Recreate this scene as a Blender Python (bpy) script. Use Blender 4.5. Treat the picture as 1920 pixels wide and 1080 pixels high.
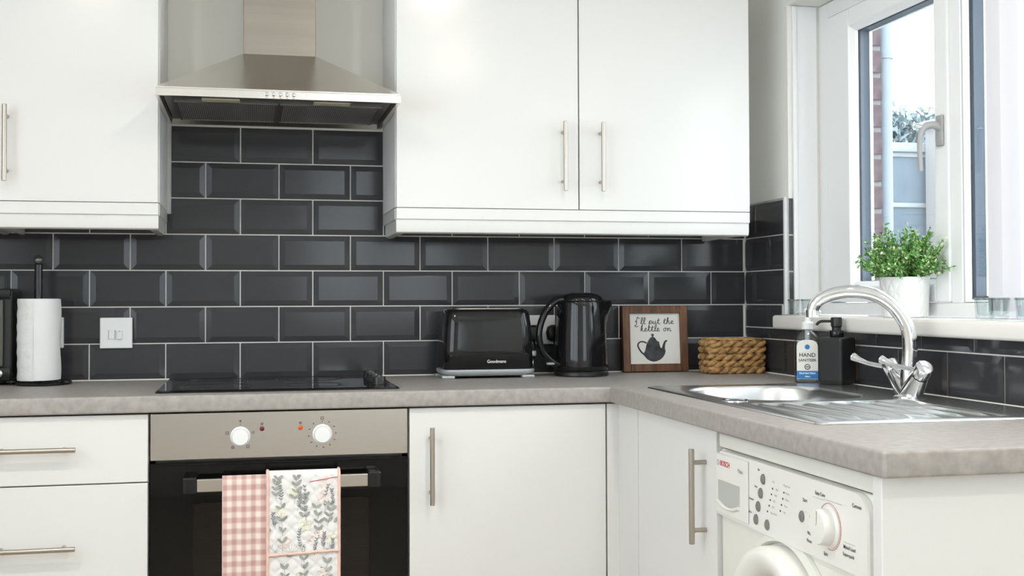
import bpy, bmesh, math, random
from mathutils import Vector, Matrix
for o in list(bpy.data.objects): bpy.data.objects.remove(o)
scene = bpy.context.scene
COL = scene.collection
random.seed(7)
PI = math.pi

# ------------------------------------------------------------------ camera
FPX, CX, CY = 2212.26, 959.87, 515.95
CAM = Vector((0.706, -3.4767, 1.1238)); YAW, PITCH, ROLL = 0.2183, 0.0219, 0.0033
def cam_axes():
    c, s = math.cos(YAW), math.sin(YAW)
    R = Vector((c, -s, 0)); F = Vector((s, c, 0)); U = Vector((0, 0, 1))
    F2 = F*math.cos(PITCH) + U*math.sin(PITCH); U2 = U*math.cos(PITCH) - F*math.sin(PITCH)
    return R*math.cos(ROLL) - U2*math.sin(ROLL), R*math.sin(ROLL) + U2*math.cos(ROLL), F2
R_, U_, F_ = cam_axes()
cd = bpy.data.cameras.new('camera'); cam = bpy.data.objects.new('camera', cd); COL.objects.link(cam)
cd.sensor_width = 36; cd.sensor_fit = 'HORIZONTAL'; cd.lens = FPX/1920*36
cd.shift_x = (960-CX)/1920; cd.shift_y = (CY-540)/1920; cd.clip_start = 0.05
m = Matrix.Identity(4)
for i in range(3):
    m[i][0] = R_[i]; m[i][1] = U_[i]; m[i][2] = -F_[i]; m[i][3] = CAM[i]
cam.matrix_world = m
scene.camera = cam

# ------------------------------------------------------------------ sky and exposure
world = bpy.data.worlds.new('overcast_sky'); scene.world = world; world.use_nodes = True
bg = world.node_tree.nodes['Background']
bg.inputs['Color'].default_value = (0.87, 0.94, 1.0, 1); bg.inputs['Strength'].default_value = 5.6
scene.view_settings.view_transform = 'Standard'; scene.view_settings.look = 'None'
scene.view_settings.gamma = 1.0; scene.view_settings.use_curve_mapping = False
scene.view_settings.exposure = -0.06
LAMP_W = 10.0                      # watts of each ceiling downlight
LAMP_COL = (1.0, 0.90, 0.79)

# ------------------------------------------------------------------ mesh helpers
def box(bm, x0, x1, y0, y1, z0, z1, bev=0.0, seg=2, M=None):
    co = [(x, y, z) for x in (min(x0,x1), max(x0,x1)) for y in (min(y0,y1), max(y0,y1)) for z in (min(z0,z1), max(z0,z1))]
    v = [bm.verts.new(M @ Vector(c) if M else c) for c in co]
    q = [(0,1,3,2), (4,6,7,5), (0,4,5,1), (2,3,7,6), (0,2,6,4), (1,5,7,3)]
    f = [bm.faces.new([v[i] for i in k]) for k in q]
    if bev > 0:
        es = list({e for a in f for e in a.edges})
        bmesh.ops.bevel(bm, geom=es, offset=bev, segments=seg, profile=0.5, affect='EDGES', clamp_overlap=True)
def frames(pts, closed):
    n = len(pts); T = []
    for i in range(n):
        a = pts[(i-1) % n] if (closed or i > 0) else pts[i]
        b = pts[(i+1) % n] if (closed or i < n-1) else pts[i]
        d = (b-a); T.append(d.normalized() if d.length > 1e-9 else Vector((0,0,1)))
    up = Vector((0,0,1)) if abs(T[0].z) < 0.9 else Vector((1,0,0))
    N = [(up - T[0]*up.dot(T[0])).normalized()]
    for i in range(1, n):
        a = N[-1] - T[i]*N[-1].dot(T[i])
        N.append(a.normalized() if a.length > 1e-6 else N[-1])
    return T, N
def tube(bm, pts, r, n=10, closed=False, caps=True, squash=1.0):
    pts = [Vector(p) for p in pts]; T, N = frames(pts, closed); loops = []
    for i, p in enumerate(pts):
        ri = r[i] if isinstance(r, (list, tuple)) else r
        B = T[i].cross(N[i])
        loops.append([bm.verts.new(p + N[i]*math.cos(a)*ri + B*math.sin(a)*ri*squash) for a in [2*PI*k/n for k in range(n)]])
    m_ = len(loops)
    for i in range(m_ if closed else m_-1):
        A, B = loops[i], loops[(i+1) % m_]
        for k in range(n): bm.faces.new((A[k], A[(k+1) % n], B[(k+1) % n], B[k]))
    if caps and not closed:
        bm.faces.new(list(reversed(loops[0]))); bm.faces.new(loops[-1])
def cyl(bm, p0, p1, r0, r1=None, n=24, bev=0.0):
    p0, p1 = Vector(p0), Vector(p1); r1 = r0 if r1 is None else r1
    if bev <= 0: return tube(bm, [p0, p1], [r0, r1], n)
    d = (p1-p0).normalized()
    tube(bm, [p0, p0+d*bev*0.3, p0+d*bev, p1-d*bev, p1-d*bev*0.3, p1], [r0-bev, r0-bev*0.3, r0, r1, r1-bev*0.3, r1-bev], n)
def lathe(bm, prof, n=48, M=None, fn=None):
    rings = []
    for j, (r, z) in enumerate(prof):
        if r < 1e-6:
            c = Vector((0,0,z)); rings.append([bm.verts.new(M @ c if M else c)]); continue
        ring = []
        for k in range(n):
            a = 2*PI*k/n; rr, zz = (r, z) if fn is None else fn(r, z, a)
            c = Vector((rr*math.cos(a), rr*math.sin(a), zz)); ring.append(bm.verts.new(M @ c if M else c))
        rings.append(ring)
    for A, B in zip(rings[:-1], rings[1:]):
        for k in range(n):
            k2 = (k+1) % n
            if len(A) == 1 and len(B) == 1: continue
            if len(A) == 1: bm.faces.new((A[0], B[k2], B[k]))
            elif len(B) == 1: bm.faces.new((A[k], A[k2], B[0]))
            else: bm.faces.new((A[k], A[k2], B[k2], B[k]))
def prism(bm, poly, f0, f1):
    """poly: list of 2d points; f0, f1 map a 2d point to the two end faces"""
    a = [bm.verts.new(f0(p)) for p in poly]; b = [bm.verts.new(f1(p)) for p in poly]; n = len(poly)
    bm.faces.new(a); bm.faces.new(list(reversed(b)))
    for i in range(n): bm.faces.new((a[i], b[i], b[(i+1) % n], a[(i+1) % n]))
def loft(bm, loops, cap0=True, cap1=True):
    L = [[bm.verts.new(p) for p in l] for l in loops]; n = len(L[0])
    for A, B in zip(L[:-1], L[1:]):
        for k in range(n): bm.faces.new((A[k], A[(k+1) % n], B[(k+1) % n], B[k]))
    if cap0: bm.faces.new(list(reversed(L[0])))
    if cap1: bm.faces.new(L[-1])
def rrect(x0, x1, y0, y1, r, z=0.0, n=8):
    pts = []
    for cx_, cy_, a0 in ((x1-r, y1-r, 0), (x0+r, y1-r, PI/2), (x0+r, y0+r, PI), (x1-r, y0+r, 1.5*PI)):
        for k in range(n+1):
            a = a0 + PI/2*k/n; pts.append(Vector((cx_+r*math.cos(a), cy_+r*math.sin(a), z)))
    return pts
def grid(bm, fn, nu, nv, uv=False):
    V = [[bm.verts.new(fn(i/nu, j/nv)) for j in range(nv+1)] for i in range(nu+1)]
    lay = bm.loops.layers.uv.verify() if uv else None
    for i in range(nu):
        for j in range(nv):
            f = bm.faces.new((V[i][j], V[i+1][j], V[i+1][j+1], V[i][j+1]))
            if uv:
                for l, (a, b) in zip(f.loops, ((i,j), (i+1,j), (i+1,j+1), (i,j+1))): l[lay].uv = (a/nu, b/nv)
    return V
def crom(pts, sub=6):
    P = [Vector(p) for p in pts]; out = []
    for i in range(len(P)-1):
        p0 = P[max(i-1, 0)]; p1 = P[i]; p2 = P[i+1]; p3 = P[min(i+2, len(P)-1)]
        for k in range(sub):
            t = k/sub
            out.append(0.5*((2*p1) + (p2-p0)*t + (2*p0-5*p1+4*p2-p3)*t*t + (3*p1-p0-3*p2+p3)*t**3))
    out.append(P[-1]); return out

# ------------------------------------------------------------------ object helpers
def new():
    return bmesh.new()
def fin(name, bm, mat, parent=None, smooth=35, kind=None, label=None, local=False, recalc=True):
    if recalc: bmesh.ops.recalc_face_normals(bm, faces=bm.faces[:])
    bm.normal_update()
    if smooth:
        lim = math.radians(smooth)
        for f in bm.faces: f.smooth = True
        for e in bm.edges:
            if len(e.link_faces) != 2: continue
            a, b = e.link_faces; an = a.normal.angle(b.normal, 0.0); A, B = a.calc_area(), b.calc_area()
            if an > lim or (an > 0.02 and max(A, B) > 12*min(A, B)): e.smooth = False     # keeps big flat faces flat beside their rounded edges
    me = bpy.data.meshes.new(name); bm.to_mesh(me); bm.free()
    for mm in (mat if isinstance(mat, (list, tuple)) else [mat]): me.materials.append(mm)
    o = bpy.data.objects.new(name, me); COL.objects.link(o)
    if parent is not None: attach(o, parent, local)
    if kind: o['kind'] = kind
    if label: o['label'] = label
    return o
WORLD = {}
def attach(o, parent, local=False):
    o.parent = parent
    if not local:
        L = WORLD.get(parent.name, Matrix.Identity(4)); o.matrix_parent_inverse = L.inverted()
def thing(name, label, cat, loc=(0,0,0), group=None, kind=None, rotz=0.0):
    o = bpy.data.objects.new(name, None); COL.objects.link(o); o.empty_display_size = 0.05
    o.location = loc; o.rotation_euler = (0,0,rotz)
    WORLD[o.name] = Matrix.Translation(Vector(loc)) @ Matrix.Rotation(rotz, 4, 'Z')
    return tag(o, label, cat, group, kind)
def tag(o, label, cat, group=None, kind=None):
    o['label'] = label; o['category'] = cat
    if group: o['group'] = group
    if kind: o['kind'] = kind
    return o
def text_into(bm, s, size, M, extrude=0.0, shear=0.0, spacing=1.0, align='CENTER', bold=0.0):
    """adds flat lettering; local x right, y up, mapped by M"""
    cu = bpy.data.curves.new('t', 'FONT'); cu.body = s; cu.size = size; cu.shear = shear; cu.align_x = align; cu.align_y = 'CENTER'
    cu.space_character = spacing; cu.extrude = extrude; cu.offset = bold; cu.resolution_u = 3
    ob = bpy.data.objects.new('t', cu); COL.objects.link(ob)
    dg = bpy.context.evaluated_depsgraph_get(); me = bpy.data.meshes.new_from_object(ob.evaluated_get(dg))
    me.transform(M); bm.from_mesh(me)
    bpy.data.objects.remove(ob); bpy.data.curves.remove(cu); bpy.data.meshes.remove(me)
def ribbon(bm, pts, w, M):
    """flat stroke through 2d points, mapped by M"""
    P = [Vector((p[0], p[1], 0)) for p in pts]; L = []
    for i, p in enumerate(P):
        d = (P[min(i+1, len(P)-1)] - P[max(i-1, 0)])
        d = d.normalized() if d.length > 1e-9 else Vector((1,0,0)); n = Vector((-d.y, d.x, 0))*w*0.5
        f = M if callable(M) else (lambda q: M @ q)
        L.append((bm.verts.new(f(p+n)), bm.verts.new(f(p-n))))
    for a, b in zip(L[:-1], L[1:]): bm.faces.new((a[0], a[1], b[1], b[0]))

# ------------------------------------------------------------------ materials
def pmat(name, col, rough=0.5, metal=0.0, spec=0.5, coat=0.0, noise=0.0, nscale=20.0, bump=0.0, bscale=60.0, stretch=None, trans=0.0, ior=1.45, sheen=0.0, emit=None, coords='Object'):
    mt = bpy.data.materials.new(name); mt.use_nodes = True; nt = mt.node_tree; b = nt.nodes['Principled BSDF']
    b.inputs['Base Color'].default_value = (*col, 1); b.inputs['Roughness'].default_value = rough
    b.inputs['Metallic'].default_value = metal; b.inputs['Specular IOR Level'].default_value = spec
    b.inputs['Coat Weight'].default_value = coat; b.inputs['Coat Roughness'].default_value = 0.04
    b.inputs['Transmission Weight'].default_value = trans; b.inputs['IOR'].default_value = ior
    b.inputs['Sheen Weight'].default_value = sheen
    if emit: b.inputs['Emission Color'].default_value = (*emit[0], 1); b.inputs['Emission Strength'].default_value = emit[1]
    tc = None
    def co():
        t = nt.nodes.new('ShaderNodeTexCoord'); mp = nt.nodes.new('ShaderNodeMapping')
        if stretch: mp.inputs['Scale'].default_value = stretch
        nt.links.new(t.outputs[coords], mp.inputs['Vector']); return mp.outputs['Vector']
    if noise > 0:
        n = nt.nodes.new('ShaderNodeTexNoise'); n.inputs['Scale'].default_value = nscale; n.inputs['Detail'].default_value = 5
        r = nt.nodes.new('ShaderNodeValToRGB'); nt.links.new(co(), n.inputs['Vector']); nt.links.new(n.outputs['Fac'], r.inputs['Fac'])
        r.color_ramp.elements[0].position = 0.3; r.color_ramp.elements[1].position = 0.7
        r.color_ramp.elements[0].color = (*[c*(1-noise) for c in col], 1); r.color_ramp.elements[1].color = (*[min(1, c*(1+noise)) for c in col], 1)
        nt.links.new(r.outputs['Color'], b.inputs['Base Color'])
    if bump > 0:
        n = nt.nodes.new('ShaderNodeTexNoise'); n.inputs['Scale'].default_value = bscale; n.inputs['Detail'].default_value = 3
        bp = nt.nodes.new('ShaderNodeBump'); bp.inputs['Strength'].default_value = bump; bp.inputs['Distance'].default_value = 0.002
        nt.links.new(co(), n.inputs['Vector']); nt.links.new(n.outputs['Fac'], bp.inputs['Height']); nt.links.new(bp.outputs['Normal'], b.inputs['Normal'])
    return mt
def pane_mat(name, tint, refl=1.0, rough=0.0):
    """thin clear sheet: see-through with a fresnel mirror"""
    mt = bpy.data.materials.new(name); mt.use_nodes = True; nt = mt.node_tree; nt.nodes.clear()
    out = nt.nodes.new('ShaderNodeOutputMaterial'); mx = nt.nodes.new('ShaderNodeMixShader'); tr = nt.nodes.new('ShaderNodeBsdfTransparent')
    gl = nt.nodes.new('ShaderNodeBsdfGlossy'); lw = nt.nodes.new('ShaderNodeLayerWeight'); lw.inputs['Blend'].default_value = 0.5
    tr.inputs['Color'].default_value = (*tint, 1); gl.inputs['Roughness'].default_value = rough
    pw = nt.nodes.new('ShaderNodeMath'); pw.operation = 'POWER'; pw.inputs[1].default_value = 5.0
    ma = nt.nodes.new('ShaderNodeMath'); ma.operation = 'MULTIPLY_ADD'; ma.inputs[1].default_value = 0.96*refl; ma.inputs[2].default_value = 0.04*refl; ma.use_clamp = True
    nt.links.new(lw.outputs['Facing'], pw.inputs[0]); nt.links.new(pw.outputs[0], ma.inputs[0]); nt.links.new(ma.outputs[0], mx.inputs['Fac']); nt.links.new(tr.outputs[0], mx.inputs[1])
    nt.links.new(gl.outputs[0], mx.inputs[2]); nt.links.new(mx.outputs[0], out.inputs['Surface']); return mt
def mesh_mat(name, col, scale, hole=0.02):
    """perforated metal filter"""
    mt = pmat(name, col, 0.35, 1.0); nt = mt.node_tree; b = nt.nodes['Principled BSDF']
    t = nt.nodes.new('ShaderNodeTexCoord'); v = nt.nodes.new('ShaderNodeTexVoronoi'); v.inputs['Scale'].default_value = scale; v.inputs['Randomness'].default_value = 0.0
    r = nt.nodes.new('ShaderNodeValToRGB'); r.color_ramp.elements[0].position = 0.30; r.color_ramp.elements[1].position = 0.42
    r.color_ramp.elements[0].color = (hole, hole, hole, 1); r.color_ramp.elements[1].color = (*col, 1)
    nt.links.new(t.outputs['Object'], v.inputs['Vector']); nt.links.new(v.outputs['Distance'], r.inputs['Fac']); nt.links.new(r.outputs['Color'], b.inputs['Base Color'])
    return mt
def gingham_mat(name, nu, nv):
    mt = pmat(name, (0.9, 0.8, 0.75), 0.9, sheen=0.3); nt = mt.node_tree; b = nt.nodes['Principled BSDF']
    t = nt.nodes.new('ShaderNodeTexCoord'); s = nt.nodes.new('ShaderNodeSeparateXYZ'); nt.links.new(t.outputs['UV'], s.inputs[0])
    nz = nt.nodes.new('ShaderNodeTexNoise'); nz.inputs['Scale'].default_value = 40; nt.links.new(t.outputs['UV'], nz.inputs['Vector'])
    parts = []
    for ax, n in (('X', nu), ('Y', nv)):
        m1 = nt.nodes.new('ShaderNodeMath'); m1.operation = 'MULTIPLY'; m1.inputs[1].default_value = n*2*PI; nt.links.new(s.outputs[ax], m1.inputs[0])
        m2 = nt.nodes.new('ShaderNodeMath'); m2.operation = 'SINE'; nt.links.new(m1.outputs[0], m2.inputs[0])
        m3 = nt.nodes.new('ShaderNodeMapRange'); m3.inputs['From Min'].default_value = -0.55; m3.inputs['From Max'].default_value = 0.55; nt.links.new(m2.outputs[0], m3.inputs['Value'])
        parts.append(m3.outputs[0])
    ad = nt.nodes.new('ShaderNodeMath'); ad.operation = 'ADD'; nt.links.new(parts[0], ad.inputs[0]); nt.links.new(parts[1], ad.inputs[1])
    hv = nt.nodes.new('ShaderNodeMath'); hv.operation = 'MULTIPLY'; hv.inputs[1].default_value = 0.5; nt.links.new(ad.outputs[0], hv.inputs[0])
    r = nt.nodes.new('ShaderNodeValToRGB'); e = r.color_ramp.elements
    e[0].position = 0.0; e[0].color = (0.82, 0.74, 0.66, 1); e[1].position = 1.0; e[1].color = (0.52, 0.31, 0.29, 1)
    k = e.new(0.5); k.color = (0.68, 0.48, 0.44, 1)
    nt.links.new(hv.outputs[0], r.inputs['Fac']); nt.links.new(r.outputs['Color'], b.inputs['Base Color']); return mt
def leaf_mat(name, ramp):
    """colour picked per loose leaf"""
    mt = pmat(name, (0.1, 0.3, 0.05), 0.55); nt = mt.node_tree; b = nt.nodes['Principled BSDF']
    g = nt.nodes.new('ShaderNodeNewGeometry'); r = nt.nodes.new('ShaderNodeValToRGB'); e = r.color_ramp.elements
    e[0].color = (*ramp[0][1], 1); e[0].position = ramp[0][0]; e[1].color = (*ramp[-1][1], 1); e[1].position = ramp[-1][0]
    for p, c in ramp[1:-1]: k = e.new(p); k.color = (*c, 1)
    nt.links.new(g.outputs['Random Per Island'], r.inputs['Fac']); nt.links.new(r.outputs['Color'], b.inputs['Base Color'])
    b.inputs['Subsurface Weight'].default_value = 0.0; return mt

GLOSS = pmat('white_gloss_door', (0.76, 0.755, 0.74), 0.18, spec=0.42)
CARC = pmat('white_cabinet_board', (0.80, 0.80, 0.79), 0.4)
PLINTH = pmat('plinth_white', (0.75, 0.75, 0.74), 0.4)
PAINT = pmat('wall_paint', (0.84, 0.83, 0.78), 0.75, bump=0.05, bscale=180)
PAINT2 = pmat('white_wall_paint', (0.86, 0.86, 0.84), 0.75)
CEIL = pmat('ceiling_paint', (0.90, 0.90, 0.89), 0.8)
FLOOR = pmat('floor_boards', (0.44, 0.36, 0.29), 0.35, noise=0.25, nscale=6, stretch=(1, 8, 1))
GROUT = pmat('grout', (0.76, 0.75, 0.72), 0.8, bump=0.1, bscale=300)
TILE = pmat('charcoal_glazed_tile', (0.046, 0.046, 0.051), 0.12, spec=0.36, noise=0.06, nscale=3.0, bump=0.015, bscale=14)
TRIM = pmat('tile_trim_plastic', (0.66, 0.68, 0.68), 0.3)
STEEL = pmat('brushed_steel', (0.50, 0.465, 0.425), 0.24, 1.0, bump=0.05, bscale=40, stretch=(0.6, 30, 30))
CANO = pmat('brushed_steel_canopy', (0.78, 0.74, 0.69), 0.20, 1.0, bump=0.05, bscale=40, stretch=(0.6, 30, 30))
STEELV = pmat('brushed_steel_chimney', (0.35, 0.315, 0.275), 0.25, 1.0, bump=0.05, bscale=40, stretch=(0.6, 30, 30), noise=0.06, nscale=1.5)  # darkened to stand in for dark reflections on the steel
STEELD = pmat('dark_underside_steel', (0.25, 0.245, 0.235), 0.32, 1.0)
SINKM = pmat('sink_steel', (0.74, 0.74, 0.74), 0.25, 1.0, bump=0.04, bscale=30, stretch=(30, 0.6, 30))
CHROME = pmat('chrome', (0.82, 0.83, 0.84), 0.045, 1.0)
NICKEL = pmat('brushed_nickel_bar', (0.47, 0.425, 0.37), 0.30, 1.0, bump=0.04, bscale=60)
WORK = pmat('grey_stone_laminate', (0.36, 0.335, 0.315), 0.45, spec=0.4, noise=0.13, nscale=62, bump=0.03, bscale=90)
BLACKG = pmat('black_gloss_plastic', (0.008, 0.008, 0.009), 0.07, spec=0.5)
BLACKM = pmat('black_satin_plastic', (0.013, 0.013, 0.014), 0.32)
BLACKS = pmat('black_matt_coating', (0.016, 0.016, 0.017), 0.45)
HOBG = pmat('hob_glass', (0.006, 0.006, 0.007), 0.03, spec=0.55)
OVENG = pmat('oven_black_glass', (0.004, 0.004, 0.004), 0.04, spec=0.28)
OVENW = pane_mat('oven_window_glass', (0.22, 0.20, 0.18), 1.0)
ENAMEL = pmat('oven_enamel', (0.16, 0.15, 0.14), 0.35)
WIRE = pmat('oven_rack_wire', (0.7, 0.68, 0.64), 0.25, 1.0)
WHITEP = pmat('white_plastic', (0.80, 0.81, 0.82), 0.35)
APPL = pmat('washer_enamel_white', (0.80, 0.79, 0.73), 0.28)
APPLP = pmat('washer_fascia_plastic', (0.82, 0.81, 0.77), 0.32)
GREYP = pmat('grey_button_plastic', (0.20, 0.20, 0.19), 0.4)
RECESS = pmat('drawer_recess_grey', (0.50, 0.51, 0.48), 0.45)
INK = pmat('dark_print', (0.05, 0.05, 0.05), 0.6)
INKG = pmat('grey_print', (0.35, 0.35, 0.34), 0.6)
INKR = pmat('red_print', (0.65, 0.03, 0.03), 0.5)
INKW = pmat('white_print', (0.85, 0.85, 0.85), 0.5)
REDL = pmat('red_indicator', (0.10, 0.008, 0.008), 0.2)
AMBL = pmat('amber_indicator', (0.60, 0.10, 0.01), 0.2)
UPVC = pmat('white_upvc', (0.86, 0.87, 0.88), 0.28)
SILLM = pmat('sill_gloss_board', (0.82, 0.80, 0.77), 0.22)
GASK = pmat('blue_grey_glazing_gasket', (0.05, 0.075, 0.11), 0.4)
HANDW = pmat('window_handle_enamel', (0.36, 0.36, 0.355), 0.35)
GLASS = pane_mat('window_glass', (0.95, 0.97, 0.97), 1.0)
BRICK = pmat('red_brick', (0.135, 0.098, 0.108), 0.85, noise=0.35, nscale=30, bump=0.3, bscale=60)
MORTAR = pmat('mortar', (0.26, 0.25, 0.25), 0.9)
PIPE = pmat('grey_downpipe', (0.27, 0.31, 0.36), 0.4)
CONC = pmat('pale_concrete', (0.36, 0.39, 0.41), 0.85, noise=0.1, nscale=6)
FENCEM = pmat('blue_cast_panel', (0.17, 0.215, 0.26), 0.8, noise=0.12, nscale=4)  # blue of the window glass reflection put into the panel colour
HEDGE = pmat('hedge_leaf', (0.24, 0.31, 0.33), 0.8)
GROUND = pmat('paving', (0.35, 0.34, 0.33), 0.9)
BLIND = pmat('white_blind_fabric', (0.72, 0.72, 0.76), 0.8)
WOODF = pmat('walnut_frame', (0.13, 0.058, 0.026), 0.5, noise=0.45, nscale=14, stretch=(6, 6, 1), bump=0.1, bscale=40)
CANVAS = pmat('sign_board', (0.74, 0.73, 0.69), 0.8)
WASH = pmat('ink_wash_print', (0.055, 0.055, 0.06), 0.8, noise=0.75, nscale=26)
STRAW = pmat('water_hyacinth', (0.37, 0.215, 0.085), 0.6, noise=0.6, nscale=55, bump=0.5, bscale=150, spec=0.3)
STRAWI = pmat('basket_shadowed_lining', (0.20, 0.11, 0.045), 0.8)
REDP = pmat('red_wrapper', (0.55, 0.03, 0.03), 0.4)
PAPER = pmat('kitchen_paper', (0.80, 0.80, 0.80), 0.9, bump=1.0, bscale=75)
POTM = pmat('white_glazed_pot', (0.82, 0.82, 0.81), 0.35)
SOIL = pmat('dark_moss', (0.03, 0.05, 0.02), 0.95)
LEAF = leaf_mat('boxwood_leaf', [(0.0, (0.04, 0.15, 0.03)), (0.3, (0.09, 0.28, 0.05)), (0.6, (0.18, 0.42, 0.10)), (0.82, (0.34, 0.55, 0.18)), (0.9, (0.62, 0.72, 0.42)), (1.0, (0.80, 0.82, 0.66))])
STEMM = pmat('plant_stem', (0.12, 0.18, 0.05), 0.7)
CLEARP = pane_mat('clear_bottle_plastic', (0.80, 0.83, 0.84), 2.6, 0.03)
CLEARG = pane_mat('clear_glass', (0.90, 0.93, 0.93), 1.7, 0.02)
GEL = pane_mat('clear_gel', (0.82, 0.86, 0.88), 0.5)
LABELW = pmat('label_paper', (0.80, 0.80, 0.76), 0.5)
LABELB = pmat('label_blue', (0.02, 0.20, 0.52), 0.5)
GING = gingham_mat('pink_gingham', 4.6, 25.0)
QUILT = pmat('quilted_cotton', (0.82, 0.81, 0.80), 0.9, sheen=0.2)
BIND = pmat('blush_binding', (0.82, 0.57, 0.49), 0.9)
LEAFP = pmat('sage_leaf_print', (0.36, 0.38, 0.34), 0.9)
STEMP = pmat('charcoal_line_print', (0.25, 0.25, 0.27), 0.9)
BLUSHP = pmat('blush_petal_print', (0.82, 0.72, 0.68), 0.9)
YELP = pmat('lemon_petal_print', (0.80, 0.78, 0.64), 0.9)
LAMPG = pmat('lamp_lens', (0.50, 0.48, 0.36), 0.4)
GLOW = pmat('downlight_lens_lit', (1, 1, 1), 0.5, emit=(LAMP_COL, 25.0))
RINGM = pmat('hob_ring_print', (0.03, 0.03, 0.032), 0.3)
SINKD = pmat('drain_dark', (0.03, 0.03, 0.03), 0.4, 0.5)

# ================================================================== THE ROOM
XL, XW, YB = -0.66, 2.237, -4.8          # left wall, right wall, wall behind the camera
ZC = 2.42
ZT = 0.905                               # worktop surface
Z0, PV, PH, TG = 1.3165, 0.103, 0.2051, 0.0032   # tile course line, course pitch, tile pitch, joint
SZ0, SZ1 = 1.040, 1.080                  # window sill bottom, top
WJ, WN, WT = -0.300, -2.05, 1.985        # window opening: far jamb, near jamb, head

bm = new(); box(bm, XL-0.1, XW+0.30, YB-0.1, 0.12, -0.1, 0.0)
tag(fin('floor', bm, FLOOR, smooth=0), 'brown boarded kitchen floor', 'floor', kind='structure')
bm = new(); box(bm, XL-0.1, XW+0.30, YB-0.1, 0.12, ZC, ZC+0.1)
tag(fin('ceiling', bm, CEIL, smooth=0), 'flat white ceiling', 'ceiling', kind='structure')
bm = new(); box(bm, XL-0.1, XW+0.30, 0.0, 0.12, 0.0, ZC)
wall_back = tag(fin('wall_back', bm, PAINT, smooth=0), 'cream painted back wall with a dark tiled splashback', 'wall', kind='structure')
LY0, LY1, LZ0, LZ1 = -4.1, -1.3, 0.95, 2.25
bm = new(); box(bm, XL-0.1, XL, YB, LY0, 0.0, ZC); box(bm, XL-0.1, XL, LY1, 0.0, 0.0, ZC); box(bm, XL-0.1, XL, LY0, LY1, 0.0, LZ0); box(bm, XL-0.1, XL, LY0, LY1, LZ1, ZC)
tag(fin('wall_left', bm, PAINT2, smooth=0), 'white painted left wall with an added long window', 'wall', kind='structure')
bm = new()                                # right wall around the window opening
box(bm, XW, XW+0.25, WJ, 0.0, 0.0, ZC); box(bm, XW, XW+0.25, YB, WN, 0.0, ZC)
box(bm, XW, XW+0.25, WN, WJ, 0.0, SZ0); box(bm, XW, XW+0.25, WN, WJ, WT, ZC)
wall_right = tag(fin('wall_right', bm, PAINT, smooth=0), 'painted right wall holding the window over the sink', 'wall', kind='structure')
bm = new()                                # wall behind the camera with a wide window added for daylight
PX0, PX1, PZ0, PZ = 1.05, 2.15, 0.98, 2.20
box(bm, XL, PX0, YB-0.1, YB, 0, ZC); box(bm, PX1, XW, YB-0.1, YB, 0, ZC); box(bm, PX0, PX1, YB-0.1, YB, PZ, ZC); box(bm, PX0, PX1, YB-0.1, YB, 0, PZ0)
tag(fin('wall_front', bm, PAINT2, smooth=0), 'painted wall with an added wide window opposite the kitchen units', 'wall', kind='structure')
d1 = thing('added_window_rear', 'added unseen wide white framed window opposite the kitchen units', 'window', (1.6, YB-0.05, PZ0), kind='structure')  # out of view, added to bring more daylight into the room
bm = new()
for a, b in ((PX0, PX0+0.05), (PX1-0.05, PX1), (1.57, 1.63)): box(bm, a, b, YB-0.085, YB-0.025, PZ0+0.05, PZ-0.05)
box(bm, PX0, PX1, YB-0.085, YB-0.025, PZ0, PZ0+0.05); box(bm, PX0, PX1, YB-0.085, YB-0.025, PZ-0.05, PZ)
fin('outer_frame', bm, UPVC, d1, smooth=0)
for a, b in ((PX0+0.05, 1.57), (1.63, PX1-0.05)):
    bm = new(); box(bm, a, b, YB-0.058, YB-0.052, PZ0+0.05, PZ-0.05); fin('pane', bm, GLASS, d1, smooth=0)

d1 = thing('added_window_left', 'added unseen long white framed window in the left wall', 'window', (XL-0.05, -2.7, LZ0), kind='structure')  # another unseen window, added to light the right-hand units
bm = new()
for a, b in ((LY0, LY0+0.05), (LY1-0.05, LY1), (-3.2, -3.14), (-2.26, -2.2)): box(bm, XL-0.085, XL-0.025, a, b, LZ0+0.05, LZ1-0.05)
box(bm, XL-0.085, XL-0.025, LY0, LY1, LZ0, LZ0+0.05); box(bm, XL-0.085, XL-0.025, LY0, LY1, LZ1-0.05, LZ1)
fin('outer_frame', bm, UPVC, d1, smooth=0)
for a, b in ((LY0+0.05, -3.2), (-3.14, -2.26), (-2.2, LY1-0.05)):
    bm = new(); box(bm, XL-0.058, XL-0.052, a, b, LZ0+0.05, LZ1-0.05); fin('pane', bm, GLASS, d1, smooth=0)

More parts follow.
